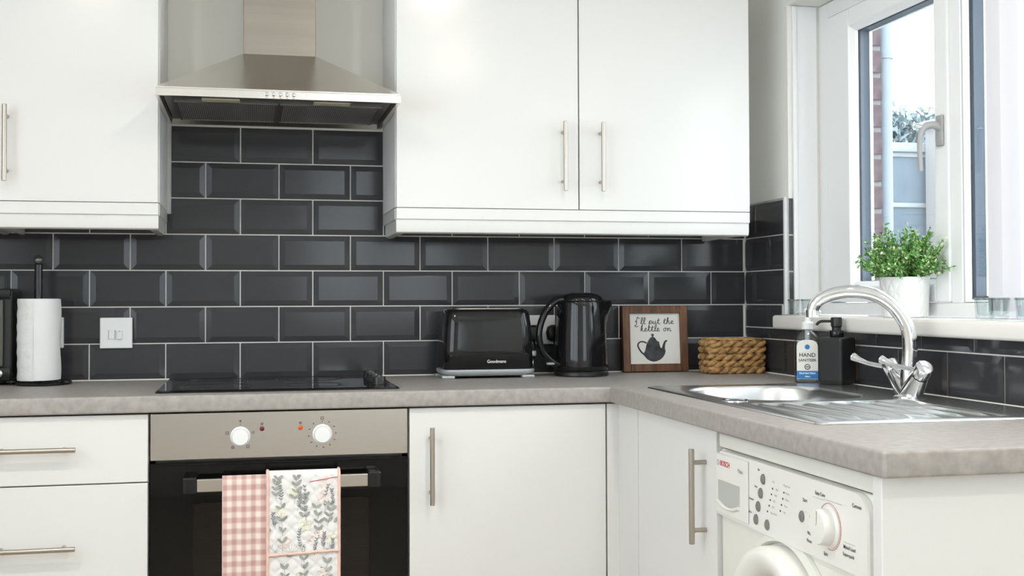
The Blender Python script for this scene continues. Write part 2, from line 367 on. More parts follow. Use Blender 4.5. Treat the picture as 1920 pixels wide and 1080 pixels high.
# ------------------------------------------------------------------ tiles, one by one
TCACHE = {}
def tile(parent, o, ax, ay, nrm, w, h, cut):
    """o lower-left corner; ax, ay, nrm unit axes; cut = sides (L, R, B, T) sawn through the bevel"""
    key = (round(w, 4), round(h, 4), cut)
    if key not in TCACHE:
        bm = new(); bw, e, t = 0.0155, 0.0060, 0.0083
        x0, x1, y0, y1 = 0, w, 0, h
        ix0 = 0 if cut[0] else min(bw, w*0.4); ix1 = w if cut[1] else w-min(bw, w*0.4)
        iy0 = 0 if cut[2] else min(bw, h*0.4); iy1 = h if cut[3] else h-min(bw, h*0.4)
        def zz(x, y): return t if (ix0 <= x <= ix1 and iy0 <= y <= iy1) else e
        outer = [(x0, y0), (x1, y0), (x1, y1), (x0, y1)]; inner = [(ix0, iy0), (ix1, iy0), (ix1, iy1), (ix0, iy1)]
        B = [bm.verts.new((x, y, 0)) for x, y in outer]; O = [bm.verts.new((x, y, e)) for x, y in outer]; I = [bm.verts.new((x, y, t)) for x, y in inner]
        bm.faces.new(I); bm.faces.new(list(reversed(B)))
        for k in range(4):
            j = (k+1) % 4; bm.faces.new((B[k], B[j], O[j], O[k])); bm.faces.new((O[k], O[j], I[j], I[k]))
        bmesh.ops.recalc_face_normals(bm, faces=bm.faces[:])
        me = bpy.data.meshes.new('tile'); bm.to_mesh(me); bm.free(); me.materials.append(TILE); TCACHE[key] = me
    ob = bpy.data.objects.new('tile', TCACHE[key]); COL.objects.link(ob); ob.parent = parent
    jit = [random.uniform(-0.0035, 0.0035) for _ in range(2)]       # hand-set tiles sit a hair out of true
    M = Matrix((( ax[0], ay[0], nrm[0], o[0]), (ax[1], ay[1], nrm[1], o[1]), (ax[2], ay[2], nrm[2], o[2]), (0,0,0,1)))
    ob.matrix_local = M @ Matrix.Rotation(jit[0], 4, 'X') @ Matrix.Rotation(jit[1], 4, 'Y') if True else M
def course(parent, z0, z1, zcut, joints0, s0, s1, place, ends):
    """one row from s0 to s1; joints at joints0 + n*PH; zcut=(bottom,top) flags"""
    k = math.floor((s0-joints0)/PH); g = TG/2
    while joints0 + k*PH < s1 - 1e-4:
        a, b = joints0+k*PH, joints0+(k+1)*PH; k += 1
        la, lb = max(a, s0), min(b, s1); cl, cr = a < s0-1e-4, b > s1+1e-4
        if lb-la < 0.012: continue
        wl, wr = la+g, lb-g
        place(parent, wl, z0+(g if not zcut[0] else 0.0), wr-wl, (z1-z0)-(g if not zcut[0] else 0)-(g if not zcut[1] else 0), (cl, cr, zcut[0], zcut[1]))
A0, B0 = 0.1715, 0.0629                   # joint phase of even and odd courses
def on_back(p, s, z, w, h, cut): tile(p, (s, -0.0005, z), (1,0,0), (0,0,1), (0,-1,0), w, h, cut)
for k in range(-4, 1):
    top = min(Z0+(k+1)*PV, 1.374); ph = A0 if k % 2 != 0 else B0
    z_lo = Z0+k*PV if k > -4 else ZT+0.001
    course(wall_back, z_lo, top, (False, k == 0), ph, -0.645, 2.2275, on_back, None)
course(wall_back, 1.374, Z0+PV, (True, False), B0, 0.4855, 1.0915, on_back, None)
for k in (1, 2):
    course(wall_back, Z0+k*PV, Z0+(k+1)*PV, (False, False), A0 if k % 2 else B0, 0.4855, 1.0915, on_back, None)
bm = new(); box(bm, -0.65, 2.2285, -0.0048, -0.0004, ZT, 1.376)
box(bm, 0.483, 1.094, -0.0048, -0.0004, 1.376, Z0+3*PV+0.003)
fin('grout', bm, GROUT, wall_back, smooth=0)

YE = -1.93                                # near end of the tiled run on the right wall
def on_right(p, s, z, w, h, cut):         # s runs towards the camera (-y)
    tile(p, (XW-0.0005, -s, z), (0,-1,0), (0,0,1), (-1,0,0), w, h, cut)
RA, RB = 0.0777, 0.1787
for k in range(-4, 1):
    ph = RA if k % 2 == 0 else RB
    z_lo = Z0+k*PV if k > -4 else ZT+0.001
    if k <= -3:
        z_hi = min(Z0+(k+1)*PV, SZ0-0.001)
        course(wall_right, z_lo, z_hi, (False, k == -3), ph, 0.0095, -YE, on_right, None)
    if k == -3: course(wall_right, SZ0+0.003, Z0-2*PV, (True, False), ph, 0.0095, 0.262, on_right, None)
    if k >= -2: course(wall_right, Z0+k*PV, Z0+(k+1)*PV, (False, False), ph, 0.0095, 0.286, on_right, None)
bm = new(); box(bm, XW-0.0048, XW-0.0004, -0.264, -0.006, ZT, Z0+PV+0.002); box(bm, XW-0.0048, XW-0.0004, YE, -0.264, ZT, SZ0)
box(bm, XW-0.0048, XW-0.0004, -0.288, -0.264, SZ1+0.001, Z0+PV+0.002)
fin('grout', bm, GROUT, wall_right, smooth=0)
bm = new(); box(bm, XW-0.013, XW-0.0002, -0.2995, -0.2875, SZ1+0.0005, Z0+PV+0.006, 0.003)
box(bm, XW-0.011, XW-0.0002, -0.2875, -0.006, Z0+PV+0.002, Z0+PV+0.006, 0.001)
tag(fin('trim_1', bm, TRIM), 'pale grey plastic strip finishing the tiles beside the window', 'trim', kind='structure')
bm = new()                                # tile returns in the reveal
for z0, z1 in ((SZ1+0.002, 1.205), (1.209, 1.3115), (1.3155, 1.42)): box(bm, XW+0.0005, XW+0.011, -0.3045, -0.3005, z0, z1)
fin('reveal_tile', bm, TILE, wall_right, smooth=0)

# ------------------------------------------------------------------ window sill
bm = new(); box(bm, 2.195, 2.333, -2.02, -0.2705, SZ0, SZ1, 0.008, 3)
tag(fin('window_sill', bm, SILLM), 'cream gloss window sill board above the sink', 'sill', kind='structure')

# ------------------------------------------------------------------ window
w1 = thing('window_1', 'white plastic framed window with an opening casement above the sink', 'window', (2.36, -1.15, SZ1), kind='structure')
FX = 2.330                                # inside face of the casement
bm = new()                                # painted reveal lining with its stepped trims
box(bm, XW+0.013, 2.262, WJ-0.010, WJ-0.0005, SZ1+0.006, WT-0.002, 0.001)
box(bm, 2.262, 2.328, WJ-0.005, WJ-0.0005, SZ1+0.006, WT-0.002, 0.001)
fin('reveal_lining', bm, UPVC, w1)
FB, FT = SZ1+0.002, WT-0.002
bm = new()                                # outer frame, mullion
box(bm, FX+0.006, FX+0.066, -0.362, WJ-0.001, FB, FT, 0.002)
box(bm, FX+0.006, FX+0.066, -2.045, -0.362, FT-0.045, FT, 0.002)
box(bm, FX+0.006, FX+0.066, -2.045, -0.362, FB, FB+0.034, 0.002)
box(bm, FX+0.006, FX+0.066, -1.006, -0.962, FB+0.034, FT-0.045, 0.002)
box(bm, FX+0.006, FX+0.066, -2.045, -2.0, FB+0.034, FT-0.045, 0.002)
fin('outer_frame', bm, UPVC, w1)
SY0, SY1, GY0, GY1 = -0.362, -0.962, -0.487, -0.905     # sash outside, glass edges
SZa, SZb, GZa, GZb = FB+0.036, FT-0.047, 1.163, 1.885
sash = None
bm = new()
for (y0, y1, z0, z1) in ((GY0, SY0, SZa, SZb), (SY1, GY1, SZa, SZb), (GY1, GY0, SZa, GZa), (GY1, GY0, GZb, SZb)):
    box(bm, FX, FX+0.060, y0, y1, z0, z1, 0.004, 2)
sash = fin('casement_sash', bm, UPVC, w1)
bm = new()                                # glazing bead slope
pts = lambda ins, x: [Vector((x, GY0-ins, GZa+ins)), Vector((x, GY1+ins, GZa+ins)), Vector((x, GY1+ins, GZb-ins)), Vector((x, GY0-ins, GZb-ins))]
loft(bm, [pts(-0.001, FX+0.003), pts(0.012, FX+0.016), pts(0.012, FX+0.024), pts(-0.001, FX+0.024)], False, False)
fin('glazing_bead', bm, UPVC, sash, smooth=0)
def gasket(y0, y1, z0, z1, par):
    bm = new()
    P = lambda i, x: [Vector((x, y0-i, z0+i)), Vector((x, y1+i, z0+i)), Vector((x, y1+i, z1-i)), Vector((x, y0-i, z1-i))]
    loft(bm, [P(0.0, FX+0.030), P(0.0135, FX+0.030), P(0.0135, FX+0.056), P(0.0, FX+0.056)], False, False)
    fin('gasket', bm, GASK, par, smooth=0)
    bm = new(); loft(bm, [P(0.0, FX+0.057), P(0.015, FX+0.057), P(0.015, FX+0.066), P(0.0, FX+0.066)], False, False)
    fin('outer_bead', bm, UPVC, par, smooth=0)
gasket(GY0, GY1, GZa, GZb, sash)
bm = new(); box(bm, FX+0.0245, FX+0.0285, GY1-0.004, GY0+0.004, GZa-0.004, GZb+0.004); fin('pane', bm, GLASS, sash, smooth=0)
FY0, FY1, FZa, FZb = -1.010, -1.996, FB+0.036, FT-0.047      # fixed light
bm = new()
P = lambda i, x: [Vector((x, FY0-i, FZa+i)), Vector((x, FY1+i, FZa+i)), Vector((x, FY1+i, FZb-i)), Vector((x, FY0-i, FZb-i))]
loft(bm, [P(0.0, FX+0.010), P(0.006, FX+0.020), P(0.006, FX+0.024), P(0.0, FX+0.024)], False, False)
fixed = fin('fixed_light_bead', bm, UPVC, w1, smooth=0)
gasket(FY0, FY1, FZa, FZb, fixed)
bm = new(); box(bm, FX+0.0245, FX+0.0285, FY1-0.002, FY0+0.002, FZa-0.002, FZb+0.002); fin('pane', bm, GLASS, fixed, smooth=0)
bm = new()                                # cranked espagnolette handle
hy, hz = -0.935, 1.538
box(bm, FX-0.008, FX-0.0005, hy-0.014, hy+0.014, hz-0.045, hz+0.030, 0.003)
path = crom([(FX-0.004, hy, hz), (FX-0.022, hy, hz+0.006), (FX-0.040, hy+0.004, hz+0.002), (FX-0.050, hy+0.008, hz-0.016), (FX-0.052, hy+0.010, hz-0.050), (FX-0.050, hy+0.010, hz-0.105)], 5)
tube(bm, path, [0.0105 - 0.0045*min(1, i/len(path)*1.3) for i in range(len(path))], 12)
hd = fin('window_handle', bm, HANDW, w1, smooth=50)
bm = new(); cyl(bm, (FX-0.040, hy+0.006, hz+0.001), (FX-0.062, hy+0.012, hz+0.004), 0.0065, 0.006, 14)
tube(bm, [(FX-0.064 + 0.007*math.cos(a)*0.4, hy+0.014, hz+0.004+0.009*math.sin(a)) for a in [2*PI*k/14 for k in range(14)]], 0.0014, 6, closed=True)
fin('lock_key', bm, CHROME, hd)

# vertical blind drawn to the near side
vb = thing('vertical_blind', 'white vertical blind bunched at the near side of the window', 'blind', (2.276, -1.5, 1.1))
for i in range(5):
    y = -1.254 - i*0.062; ang = math.radians((18, 42, 58, 30, 44)[i]); w = 0.044
    bm = new(); n = 6; c, s = math.cos(ang), math.sin(ang)
    prof = []
    for k in range(n+1):
        u = -w + 2*w*k/n; bow = 0.006*(1-(u/w)**2)
        prof.append((2.276 + u*s - bow*c, y - u*c - bow*s))
    back = [(a+0.0008*c, b+0.0008*s) for a, b in reversed(prof)]
    prism(bm, prof+back, lambda p: Vector((p[0], p[1], 1.099)), lambda p: Vector((p[0], p[1], 1.955)))
    fin('slat', bm, BLIND, vb, smooth=40)
bm = new(); box(bm, 2.262, 2.290, -2.03, -1.20, 1.957, 1.982, 0.003); fin('headrail', bm, UPVC, vb)

# ================================================================== OUTSIDE
bm = new(); box(bm, 2.60, 14, -8, 12, -0.5, -0.4)
tag(fin('yard_ground', bm, GROUND, smooth=0), 'grey paved ground outside the window', 'ground', kind='structure')
bm = new(); box(bm, 2.62, 2.800, 0.160, 0.36, -0.4, 3.6)
hb = tag(fin('house_return_wall', bm, MORTAR, smooth=0), 'red brick corner of the house seen through the casement', 'wall', kind='structure')
CP = 0.0925
mes = []
for a, b in ((2.690, 2.802), (2.632, 2.740), (2.746, 2.802)):
    bm = new(); box(bm, a, b, 0.150, 0.1598, 0.0, CP-0.017, 0.003, 1); bmesh.ops.recalc_face_normals(bm, faces=bm.faces[:])
    me = bpy.data.meshes.new('brick'); bm.to_mesh(me); bm.free(); me.materials.append(BRICK); mes.append(me)
for r in range(4, 30):
    for me in ([mes[0]] if r % 2 else [mes[1], mes[2]]):
        o = bpy.data.objects.new('brick', me); COL.objects.link(o); o.parent = hb; o.location = (random.uniform(-0.002, 0.002), random.uniform(-0.002, 0.001), 0.60+r*CP)
bm = new(); cyl(bm, (2.832, 0.19, -0.39), (2.832, 0.19, 3.5), 0.026, n=20)
dp = thing('downpipe', 'pale grey rainwater pipe beside the brick corner outside', 'pipe', (2.832, 0.19, -0.39))
fin('pipe', bm, PIPE, dp)
for z in (0.9, 1.95):
    bm = new(); cyl(bm, (2.832, 0.19, z), (2.832, 0.19, z+0.03), 0.030, n=20); fin('bracket', bm, PIPE, dp)
gw = thing('garden_wall', 'panelled garden wall tinted with blue glass reflection, with pale copings, outside the window', 'wall', (5.0, 2.9, -0.4))
for r in range(8):
    bm = new(); z = -0.4 + r*0.30
    box(bm, 3.2, 9.0, 2.86, 2.94, z, z+0.272); fin('panel', bm, FENCEM, gw, smooth=0)
    bm = new(); box(bm, 3.2, 9.0, 2.845, 2.955, z+0.2725, z+0.2995, 0.004); fin('rail', bm, CONC, gw)
bm = new(); box(bm, 3.2, 9.0, 2.82, 2.98, 2.0005, 2.055, 0.006); fin('coping', bm, CONC, gw)
bm = new(); rng = random.Random(3)
for i in range(30000):
    x, z = rng.uniform(3.3, 8.8), rng.uniform(1.6, 2.30+0.05*math.sin(x*3.1) + 0.04*math.sin(x*7.7) if i else 2.3); y = rng.uniform(3.25, 3.5)
    a, b, c = [Vector((rng.uniform(-1,1), rng.uniform(-1,1), rng.uniform(-1,1)))*0.045 for _ in range(3)]
    p = Vector((x, y, z)); bm.faces.new([bm.verts.new(p+a), bm.verts.new(p+b), bm.verts.new(p+c)])
tag(fin('hedge', bm, HEDGE, smooth=0, recalc=False), 'dull green clipped hedge behind the garden wall', 'hedge', kind='stuff')
bm = new(); box(bm, 4.61, 5.06, 2.56, 2.80, -0.4, 2.13)
pier = tag(fin('brick_pier', bm, MORTAR, smooth=0), 'red brick pier in front of the garden wall seen through the fixed pane', 'pier')
mes = []
for a, b in ((4.612, 4.829), (4.839, 5.058), (4.612, 4.72), (4.73, 4.945), (4.955, 5.058)):
    bm = new(); box(bm, a, b, 2.55, 2.5598, 0.0, 0.064, 0.003, 1); bmesh.ops.recalc_face_normals(bm, faces=bm.faces[:])
    me = bpy.data.meshes.new('brick'); bm.to_mesh(me); bm.free(); me.materials.append(BRICK); mes.append(me)
for r in range(16, 33):
    for me in (mes[:2] if r % 2 else mes[2:]):
        o = bpy.data.objects.new('brick', me); COL.objects.link(o); o.parent = pier; o.location = (0, 0, -0.4+r*0.075)
bm = new(); box(bm, 4.58, 5.09, 2.53, 2.815, 2.131, 2.175, 0.006); fin('capstone', bm, CONC, pier)

# ================================================================== KITCHEN UNITS
def bar_handle(bm, p0, p1, out, r=0.006, inset=0.028, stand=0.032):
    """straight bar from p0 to p1 (on the door face), standing off along out"""
    p0, p1, out = Vector(p0), Vector(p1), Vector(out); d = (p1-p0).normalized()
    cyl(bm, p0+out*stand, p1+out*stand, r, n=18, bev=0.001)
    for q in (p0+d*inset, p1-d*inset): cyl(bm, q+out*0.0005, q+out*(stand-r*0.6), 0.0048, n=12)
OUT_B, OUT_R = (0,-1,0), (-1,0,0)
def wall_cab(name, label, x0, x1, doors, zb, rail=True, group=None, ret=(True, True)):
    t = thing(name, label, 'cabinet', ((x0+x1)/2, -0.15, zb), group)
    bm = new(); box(bm, x0, x1, -0.3005, -0.0015, zb+0.001, 2.097, 0.001, 1); fin('body', bm, CARC, t)
    for a, b, hx in doors:
        bm = new(); box(bm, a, b, -0.320, -0.3012, zb, 2.095, 0.0015, 2); dr = fin('door', bm, GLOSS, t)
        if hx is not None:
            bm = new(); bar_handle(bm, (hx, -0.320, 1.426), (hx, -0.320, 1.618), OUT_B); fin('bar_handle', bm, NICKEL, dr)
    if rail:
        bm = new(); zl = zb-0.0015
        poly = [(-0.318, zl), (-0.318, zl-0.029), (-0.3115, zl-0.031), (-0.3115, zl-0.055), (-0.309, zl-0.064), (-0.302, zl-0.0675), (-0.292, zl-0.0675), (-0.292, zl)]
        prism(bm, poly, lambda p: Vector((x0+0.002, p[0], p[1])), lambda p: Vector((x1-0.002, p[0], p[1])))
        for xs, s, on in ((x0, 1, ret[0]), (x1, -1, ret[1])):
            if not on: continue
            pr = [(xs+s*(p[0]+0.318), p[1]) for p in poly]
            prism(bm, pr, lambda p: Vector((p[0], -0.2915, p[1])), lambda p: Vector((p[0], -0.0105, p[1])))
        fin('light_rail', bm, GLOSS, t)
    return t
wall_cab('wall_cabinet', 'single white gloss wall cabinet left of the extractor hood', 0.0725, 0.4765, [(0.075, 0.4735, 0.109)], 1.380)
wall_cab('wall_cabinet', 'white gloss wall cabinet at the far left beside the corner', -0.53, 0.0695, [(-0.527, -0.2305, -0.26), (-0.2275, 0.067, -0.20)], 1.380)
wall_cab('wall_cabinet', 'wide two-door white gloss wall cabinet right of the extractor hood', 1.0875, 2.1095, [(1.0895, 1.5965, 1.5515), (1.6, 2.1075, 1.660)], 1.377)

FY = -0.585                               # face of the doors on the back run
def base_body(bm, x0, x1): 
    box(bm, x0, x1, -0.565, -0.02, 0.15, 0.8605); box(bm, x0, x1, -0.52, -0.50, 0.002, 0.1495)
t = thing('drawer_unit', 'white gloss three-drawer base unit left of the oven', 'drawers', (0.222, -0.3, 0))
bm = new(); base_body(bm, -0.029, 0.4735); fin('body', bm, CARC, t, smooth=0)
for z0, z1, hz in ((0.7035, 0.861, 0.786), (0.432, 0.7005, 0.560), (0.152, 0.429, 0.29)):
    bm = new(); box(bm, -0.028, 0.4725, FY, -0.566, z0, z1, 0.0015, 2); dr = fin('drawer_front', bm, GLOSS, t)
    bm = new(); bar_handle(bm, (0.124, FY, hz), (0.316, FY, hz), OUT_B); fin('bar_handle', bm, NICKEL, dr)
t = thing('base_cabinet', 'white gloss base cabinet at the far left end of the worktop', 'cabinet', (-0.33, -0.3, 0))
bm = new(); base_body(bm, -0.64, -0.0315); fin('body', bm, CARC, t, smooth=0)
bm = new(); box(bm, -0.639, -0.0325, FY, -0.566, 0.152, 0.861, 0.0015, 2); dr = fin('door', bm, GLOSS, t)
bm = new(); bar_handle(bm, (-0.09, FY, 0.626), (-0.09, FY, 0.815), OUT_B); fin('bar_handle', bm, NICKEL, dr)
t = thing('base_cabinet', 'white gloss base cabinet between the oven and the corner', 'cabinet', (1.34, -0.3, 0))
bm = new(); base_body(bm, 1.0875, 1.5925); fin('body', bm, CARC, t, smooth=0)
bm = new(); box(bm, 1.0885, 1.591, FY, -0.566, 0.152, 0.861, 0.0015, 2); dr = fin('door', bm, GLOSS, t)
bm = new(); bar_handle(bm, (1.1405, FY, 0.626), (1.1405, FY, 0.8155), OUT_B); fin('bar_handle', bm, NICKEL, dr)
bm = new(); poly = [(1.5945, FY), (1.625, FY), (1.625, -0.7385), (1.643, -0.7385), (1.643, -0.567), (1.5945, -0.567)]
prism(bm, poly, lambda p: Vector((p[0], p[1], 0.152)), lambda p: Vector((p[0], p[1], 0.861)))
tag(fin('corner_post', bm, GLOSS, smooth=0), 'white gloss corner filler post joining the two runs of units', 'panel')
t = thing('base_cabinet', 'white gloss base cabinet under the sink beside the washing machine', 'cabinet', (1.93, -0.98, 0))
bm = new(); box(bm, 1.6445, 1.665, -1.234, -0.7395, 0.15, 0.8605); box(bm, 1.665, 2.215, -1.234, -1.2155, 0.15, 0.8605); box(bm, 1.665, 2.215, -0.758, -0.7395, 0.15, 0.8605); box(bm, 1.665, 2.215, -1.2155, -0.758, 0.15, 0.168)
box(bm, 1.69, 1.71, -1.234, -0.7395, 0.002, 0.1495); fin('body', bm, CARC, t, smooth=0)
bm = new(); box(bm, 1.625, 1.6435, -1.2325, -0.741, 0.152, 0.861, 0.0015, 2); dr = fin('door', bm, GLOSS, t)
bm = new(); bar_handle(bm, (1.625, -1.178, 0.623), (1.625, -1.178, 0.818), OUT_R); fin('bar_handle', bm, NICKEL, dr)
bm = new(); box(bm, 1.612, 2.2355, -1.895, -1.869, 0.002, 0.8625, 0.0015, 1)
tag(fin('end_panel', bm, GLOSS), 'white end panel closing the run beside the washing machine', 'panel')

# ------------------------------------------------------------------ worktop (L shaped, sink cut-out)
bm = new()
xs = [-0.655, 1.5975, 1.705, 2.165, 2.2275]; ys = [-0.0092, -0.602, -0.685, -1.548, -1.928]
vv = {}
def gv(i, j):
    if (i, j) not in vv: vv[(i, j)] = bm.verts.new((xs[i], ys[j], ZT))
    return vv[(i, j)]
for i in range(4):
    for j in range(4):
        if (i == 0 and j > 0) or (i == 2 and j == 2): continue
        bm.faces.new((gv(i, j), gv(i, j+1), gv(i+1, j+1), gv(i+1, j)))
ret = bmesh.ops.extrude_face_region(bm, geom=bm.faces[:])
for v in [g for g in ret['geom'] if isinstance(g, bmesh.types.BMVert)]: v.co.z = 0.8655
bmesh.ops.recalc_face_normals(bm, faces=bm.faces[:])
def onfront(e):
    a, b = e.verts[0].co, e.verts[1].co
    if abs(a.z-b.z) > 1e-5: return abs(a.x-1.5975) < 1e-4 and abs(a.y+1.928) < 1e-4
    if abs(a.y+0.602) < 1e-4 and abs(b.y+0.602) < 1e-4 and max(a.x, b.x) < 1.598: return True
    if abs(a.x-1.5975) < 1e-4 and abs(b.x-1.5975) < 1e-4 and max(a.y, b.y) < -0.60: return True
    return abs(a.y+1.928) < 1e-4 and abs(b.y+1.928) < 1e-4
bmesh.ops.bevel(bm, geom=[e for e in bm.edges if onfront(e)], offset=0.005, segments=3, profile=0.5, affect='EDGES')
tag(fin('worktop', bm, WORK, smooth=40), 'grey stone-effect L-shaped worktop', 'worktop')
bm = new(); tube(bm, [(-0.65, -0.0105, ZT+0.0012), (2.222, -0.0105, ZT+0.0012)], 0.0022, 8); tube(bm, [(2.2262, -0.013, ZT+0.0012), (2.2262, YE, ZT+0.0012)], 0.0022, 8)
tag(fin('sealant_bead', bm, GROUT), 'thin white sealant line where tiles meet the worktop', 'sealant', kind='structure')

# ------------------------------------------------------------------ hob
t = thing('hob', 'black glass electric hob set in the worktop', 'hob', (0.777, -0.28, ZT))
bm = new(); lp = lambda i, z: rrect(0.484+i, 1.0705-i, -0.532+i, -0.035-i, 0.006, z, 4)
loft(bm, [lp(0.004, ZT+0.0006), lp(0.0, ZT+0.001), lp(0.0, ZT+0.0035), lp(0.004, ZT+0.0062)])
fin('glass_top', bm, HOBG, t, smooth=25)
bm = new()
for cx_, cy_, r in ((0.625, -0.405, 0.092), (0.625, -0.165, 0.075), (0.865, -0.405, 0.075), (0.865, -0.165, 0.092)):
    for rr in (r, r-0.006):
        tube(bm, [(cx_+rr*math.cos(a), cy_+rr*math.sin(a), ZT+0.00625) for a in [2*PI*k/48 for k in range(48)]], 0.0006, 4, closed=True)
fin('zone_rings', bm, RINGM, t, label='faint grey cooking zone rings')
for y in (-0.435, -0.355, -0.275, -0.195):
    bm = new(); M = Matrix.Translation((1.030, y, ZT+0.0066))
    lathe(bm, [(0, 0), (0.018, 0), (0.0178, 0.004), (0.0165, 0.017), (0.0155, 0.0195), (0, 0.0195)], 28, M); k = fin('control_knob', bm, BLACKM, t)
    bm = new(); box(bm, 1.028, 1.032, y-0.015, y-0.002, ZT+0.0262, ZT+0.0272); fin('pointer', bm, INKG, k, smooth=0)

# ------------------------------------------------------------------ oven
t = thing('oven', 'built-in oven with steel control panel and black glass door', 'oven', (0.78, -0.3, 0.15))
OX0, OX1 = 0.4778, 1.0835
bm = new()                                # enamelled cavity behind the window
for a in ((OX0+0.01, OX1-0.01, -0.06, -0.04, 0.153, 0.858), (OX0+0.01, OX0+0.04, -0.555, -0.06, 0.153, 0.858), (OX1-0.04, OX1-0.01, -0.555, -0.06, 0.153, 0.858),
          (OX0+0.04, OX1-0.04, -0.555, -0.06, 0.153, 0.20), (OX0+0.04, OX1-0.04, -0.555, -0.06, 0.70, 0.858)): box(bm, *a)
fin('cavity', bm, ENAMEL, t, smooth=0)
bm = new()
for z in (0.505, 0.36):
    for k in range(13): 
        y = -0.09 - k*0.035; cyl(bm, (OX0+0.043, y, z), (OX1-0.043, y, z), 0.0022, n=8)
fin('rack', bm, WIRE, t)
bm = new(); box(bm, OX0, OX1, FY, -0.556, 0.7515, 0.8615, 0.0012, 2); fa = fin('control_panel', bm, STEEL, t)
bm = new(); wx0, wx1, wz0, wz1 = 0.578, 0.986, 0.26, 0.645
for a in ((OX0, wx0, 0.152, 0.7445), (wx1, OX1, 0.152, 0.7445), (wx0, wx1, 0.152, wz0), (wx0, wx1, wz1, 0.7445)): box(bm, a[0], a[1], FY, -0.5565, a[2], a[3])
bmesh.ops.remove_doubles(bm, verts=bm.verts[:], dist=1e-5)
door = fin('door', bm, OVENG, t, smooth=0)
bm = new(); box(bm, OX0+0.001, OX1-0.001, FY-0.0045, FY-0.0003, 0.154, 0.7435, 0.001, 1)
bm.free(); bm = new(); box(bm, wx0-0.004, wx1+0.004, FY-0.0032, FY-0.0004, wz0-0.004, wz1+0.004, 0.0008, 1); fin('window_pane', bm, OVENW, door)
bm = new(); box(bm, OX0+0.001, OX1-0.001, FY-0.004, FY-0.0003, 0.738, 0.7435, 0.001, 1); fin('top_edge_strip', bm, OVENG, door)
for a in (0.5545, 0.982):
    bm = new(); box(bm, a, a+0.031, -0.642, FY-0.0035, 0.679, 0.716, 0.003, 2); fin('handle_bracket', bm, BLACKG, door)
bm = new(); box(bm, 0.5858, 0.9817, -0.640, -0.624, 0.6825, 0.7125, 0.002, 2); fin('handle_bar', bm, STEEL, door)
for cx_, cz_ in ((0.6835, 0.8035), (0.8765, 0.8045)):
    bm = new(); M = Matrix.Translation((cx_, FY-0.0004, cz_)) @ Matrix.Rotation(PI/2, 4, 'X')
    lathe(bm, [(0, 0), (0.0235, 0), (0.0235, 0.002), (0.0205, 0.004), (0.0198, 0.017), (0.0185, 0.0195), (0, 0.020)], 36, M); fin('control_knob', bm, WHITEP, fa)
for cx_, cz_, mt in ((0.734, 0.8205, REDL), (0.8245, 0.8205, AMBL)):
    bm = new(); M = Matrix.Translation((cx_, FY-0.0003, cz_)) @ Matrix.Rotation(PI/2, 4, 'X')
    lathe(bm, [(0, 0), (0.0058, 0), (0.0056, 0.0015), (0.0035, 0.003), (0, 0.0034)], 20, M); fin('indicator_light', bm, mt, fa)
bm = new(); yv = FY-0.0006
def tick(cx_, cz_, w, h): box(bm, cx_-w/2, cx_+w/2, yv-0.0002, yv, cz_-h/2, cz_+h/2)
for k in range(11):                       # temperature scale
    a = math.radians(60 - k*29); cx_, cz_ = 0.8765+0.0325*math.cos(a), 0.8045+0.0325*math.sin(a)
    tick(cx_, cz_, 0.0045 if k % 2 else 0.002, 0.0016 if k % 2 else 0.003)
for cx_, cz_ in ((0.6835, 0.833), (0.8765, 0.834)): tick(cx_, cz_, 0.002, 0.002)
for cx_, cz_, s in ((0.6835, 0.840, .6), (0.653, 0.812, 1), (0.713, 0.812, .8), (0.701, 0.779, 1), (0.666, 0.778, .8), (0.8765, 0.842, 1), (0.734, 0.832, .7), (0.8245, 0.832, .7)):
    w = 0.0075*s                          # small outlined function symbols
    for a in ((-w/2, w/2, w/2-0.0009, w/2), (-w/2, w/2, -w/2, -w/2+0.0009), (-w/2, -w/2+0.0009, -w/2, w/2), (w/2-0.0009, w/2, -w/2, w/2), (-w/3, w/3, -0.0005, 0.0005)):
        box(bm, cx_+a[0], cx_+a[1], yv-0.0002, yv, cz_+a[2], cz_+a[3])
fin('panel_symbols', bm, INK, fa, smooth=0, kind='stuff', label='printed dial marks and cooking symbols')

# ------------------------------------------------------------------ extractor hood
t = thing('extractor_hood', 'stainless steel chimney extractor hood above the hob', 'extractor hood', (0.777, -0.2, 1.628))
HX0, HX1, HY, HZ0, HZ1 = 0.4785, 1.0795, -0.495, 1.6285, 1.6495
cx0, cx1, cyf, cz = 0.6865, 0.8785, -0.262, 1.786
bm = new()                                # canopy shell: rim and pyramid
L0 = [(HX0, HY, HZ0), (HX1, HY, HZ0), (HX1, -0.012, HZ0), (HX0, -0.012, HZ0)]
L1 = [(HX0, HY, HZ1), (HX1, HY, HZ1), (HX1, -0.012, HZ1), (HX0, -0.012, HZ1)]
L2 = [(cx0, cyf, cz), (cx1, cyf, cz), (cx1, -0.012, cz), (cx0, -0.012, cz)]
Li = [(HX0+0.010, HY+0.010, HZ0), (HX1-0.010, HY+0.010, HZ0), (HX1-0.010, -0.020, HZ0), (HX0+0.010, -0.020, HZ0)]
Lj = [(HX0+0.014, HY+0.012, HZ0+0.016), (HX1-0.014, HY+0.012, HZ0+0.016), (HX1-0.014, -0.034, HZ0+0.016), (HX0+0.014, -0.034, HZ0+0.016)]
loft(bm, [[Vector(p) for p in l] for l in (Lj, Li, L0, L1, L2)], True, True)
bmesh.ops.bevel(bm, geom=[e for e in bm.edges if all(abs(v.co.z-HZ1) < 1e-5 for v in e.verts)], offset=0.003, segments=2, affect='EDGES')
cano = fin('canopy', bm, CANO, t, smooth=20)
bm = new(); box(bm, cx0+0.001, cx1-0.001, cyf+0.002, -0.012, cz-0.004, 2.40, 0.001, 1); fin('chimney', bm, STEELV, t)
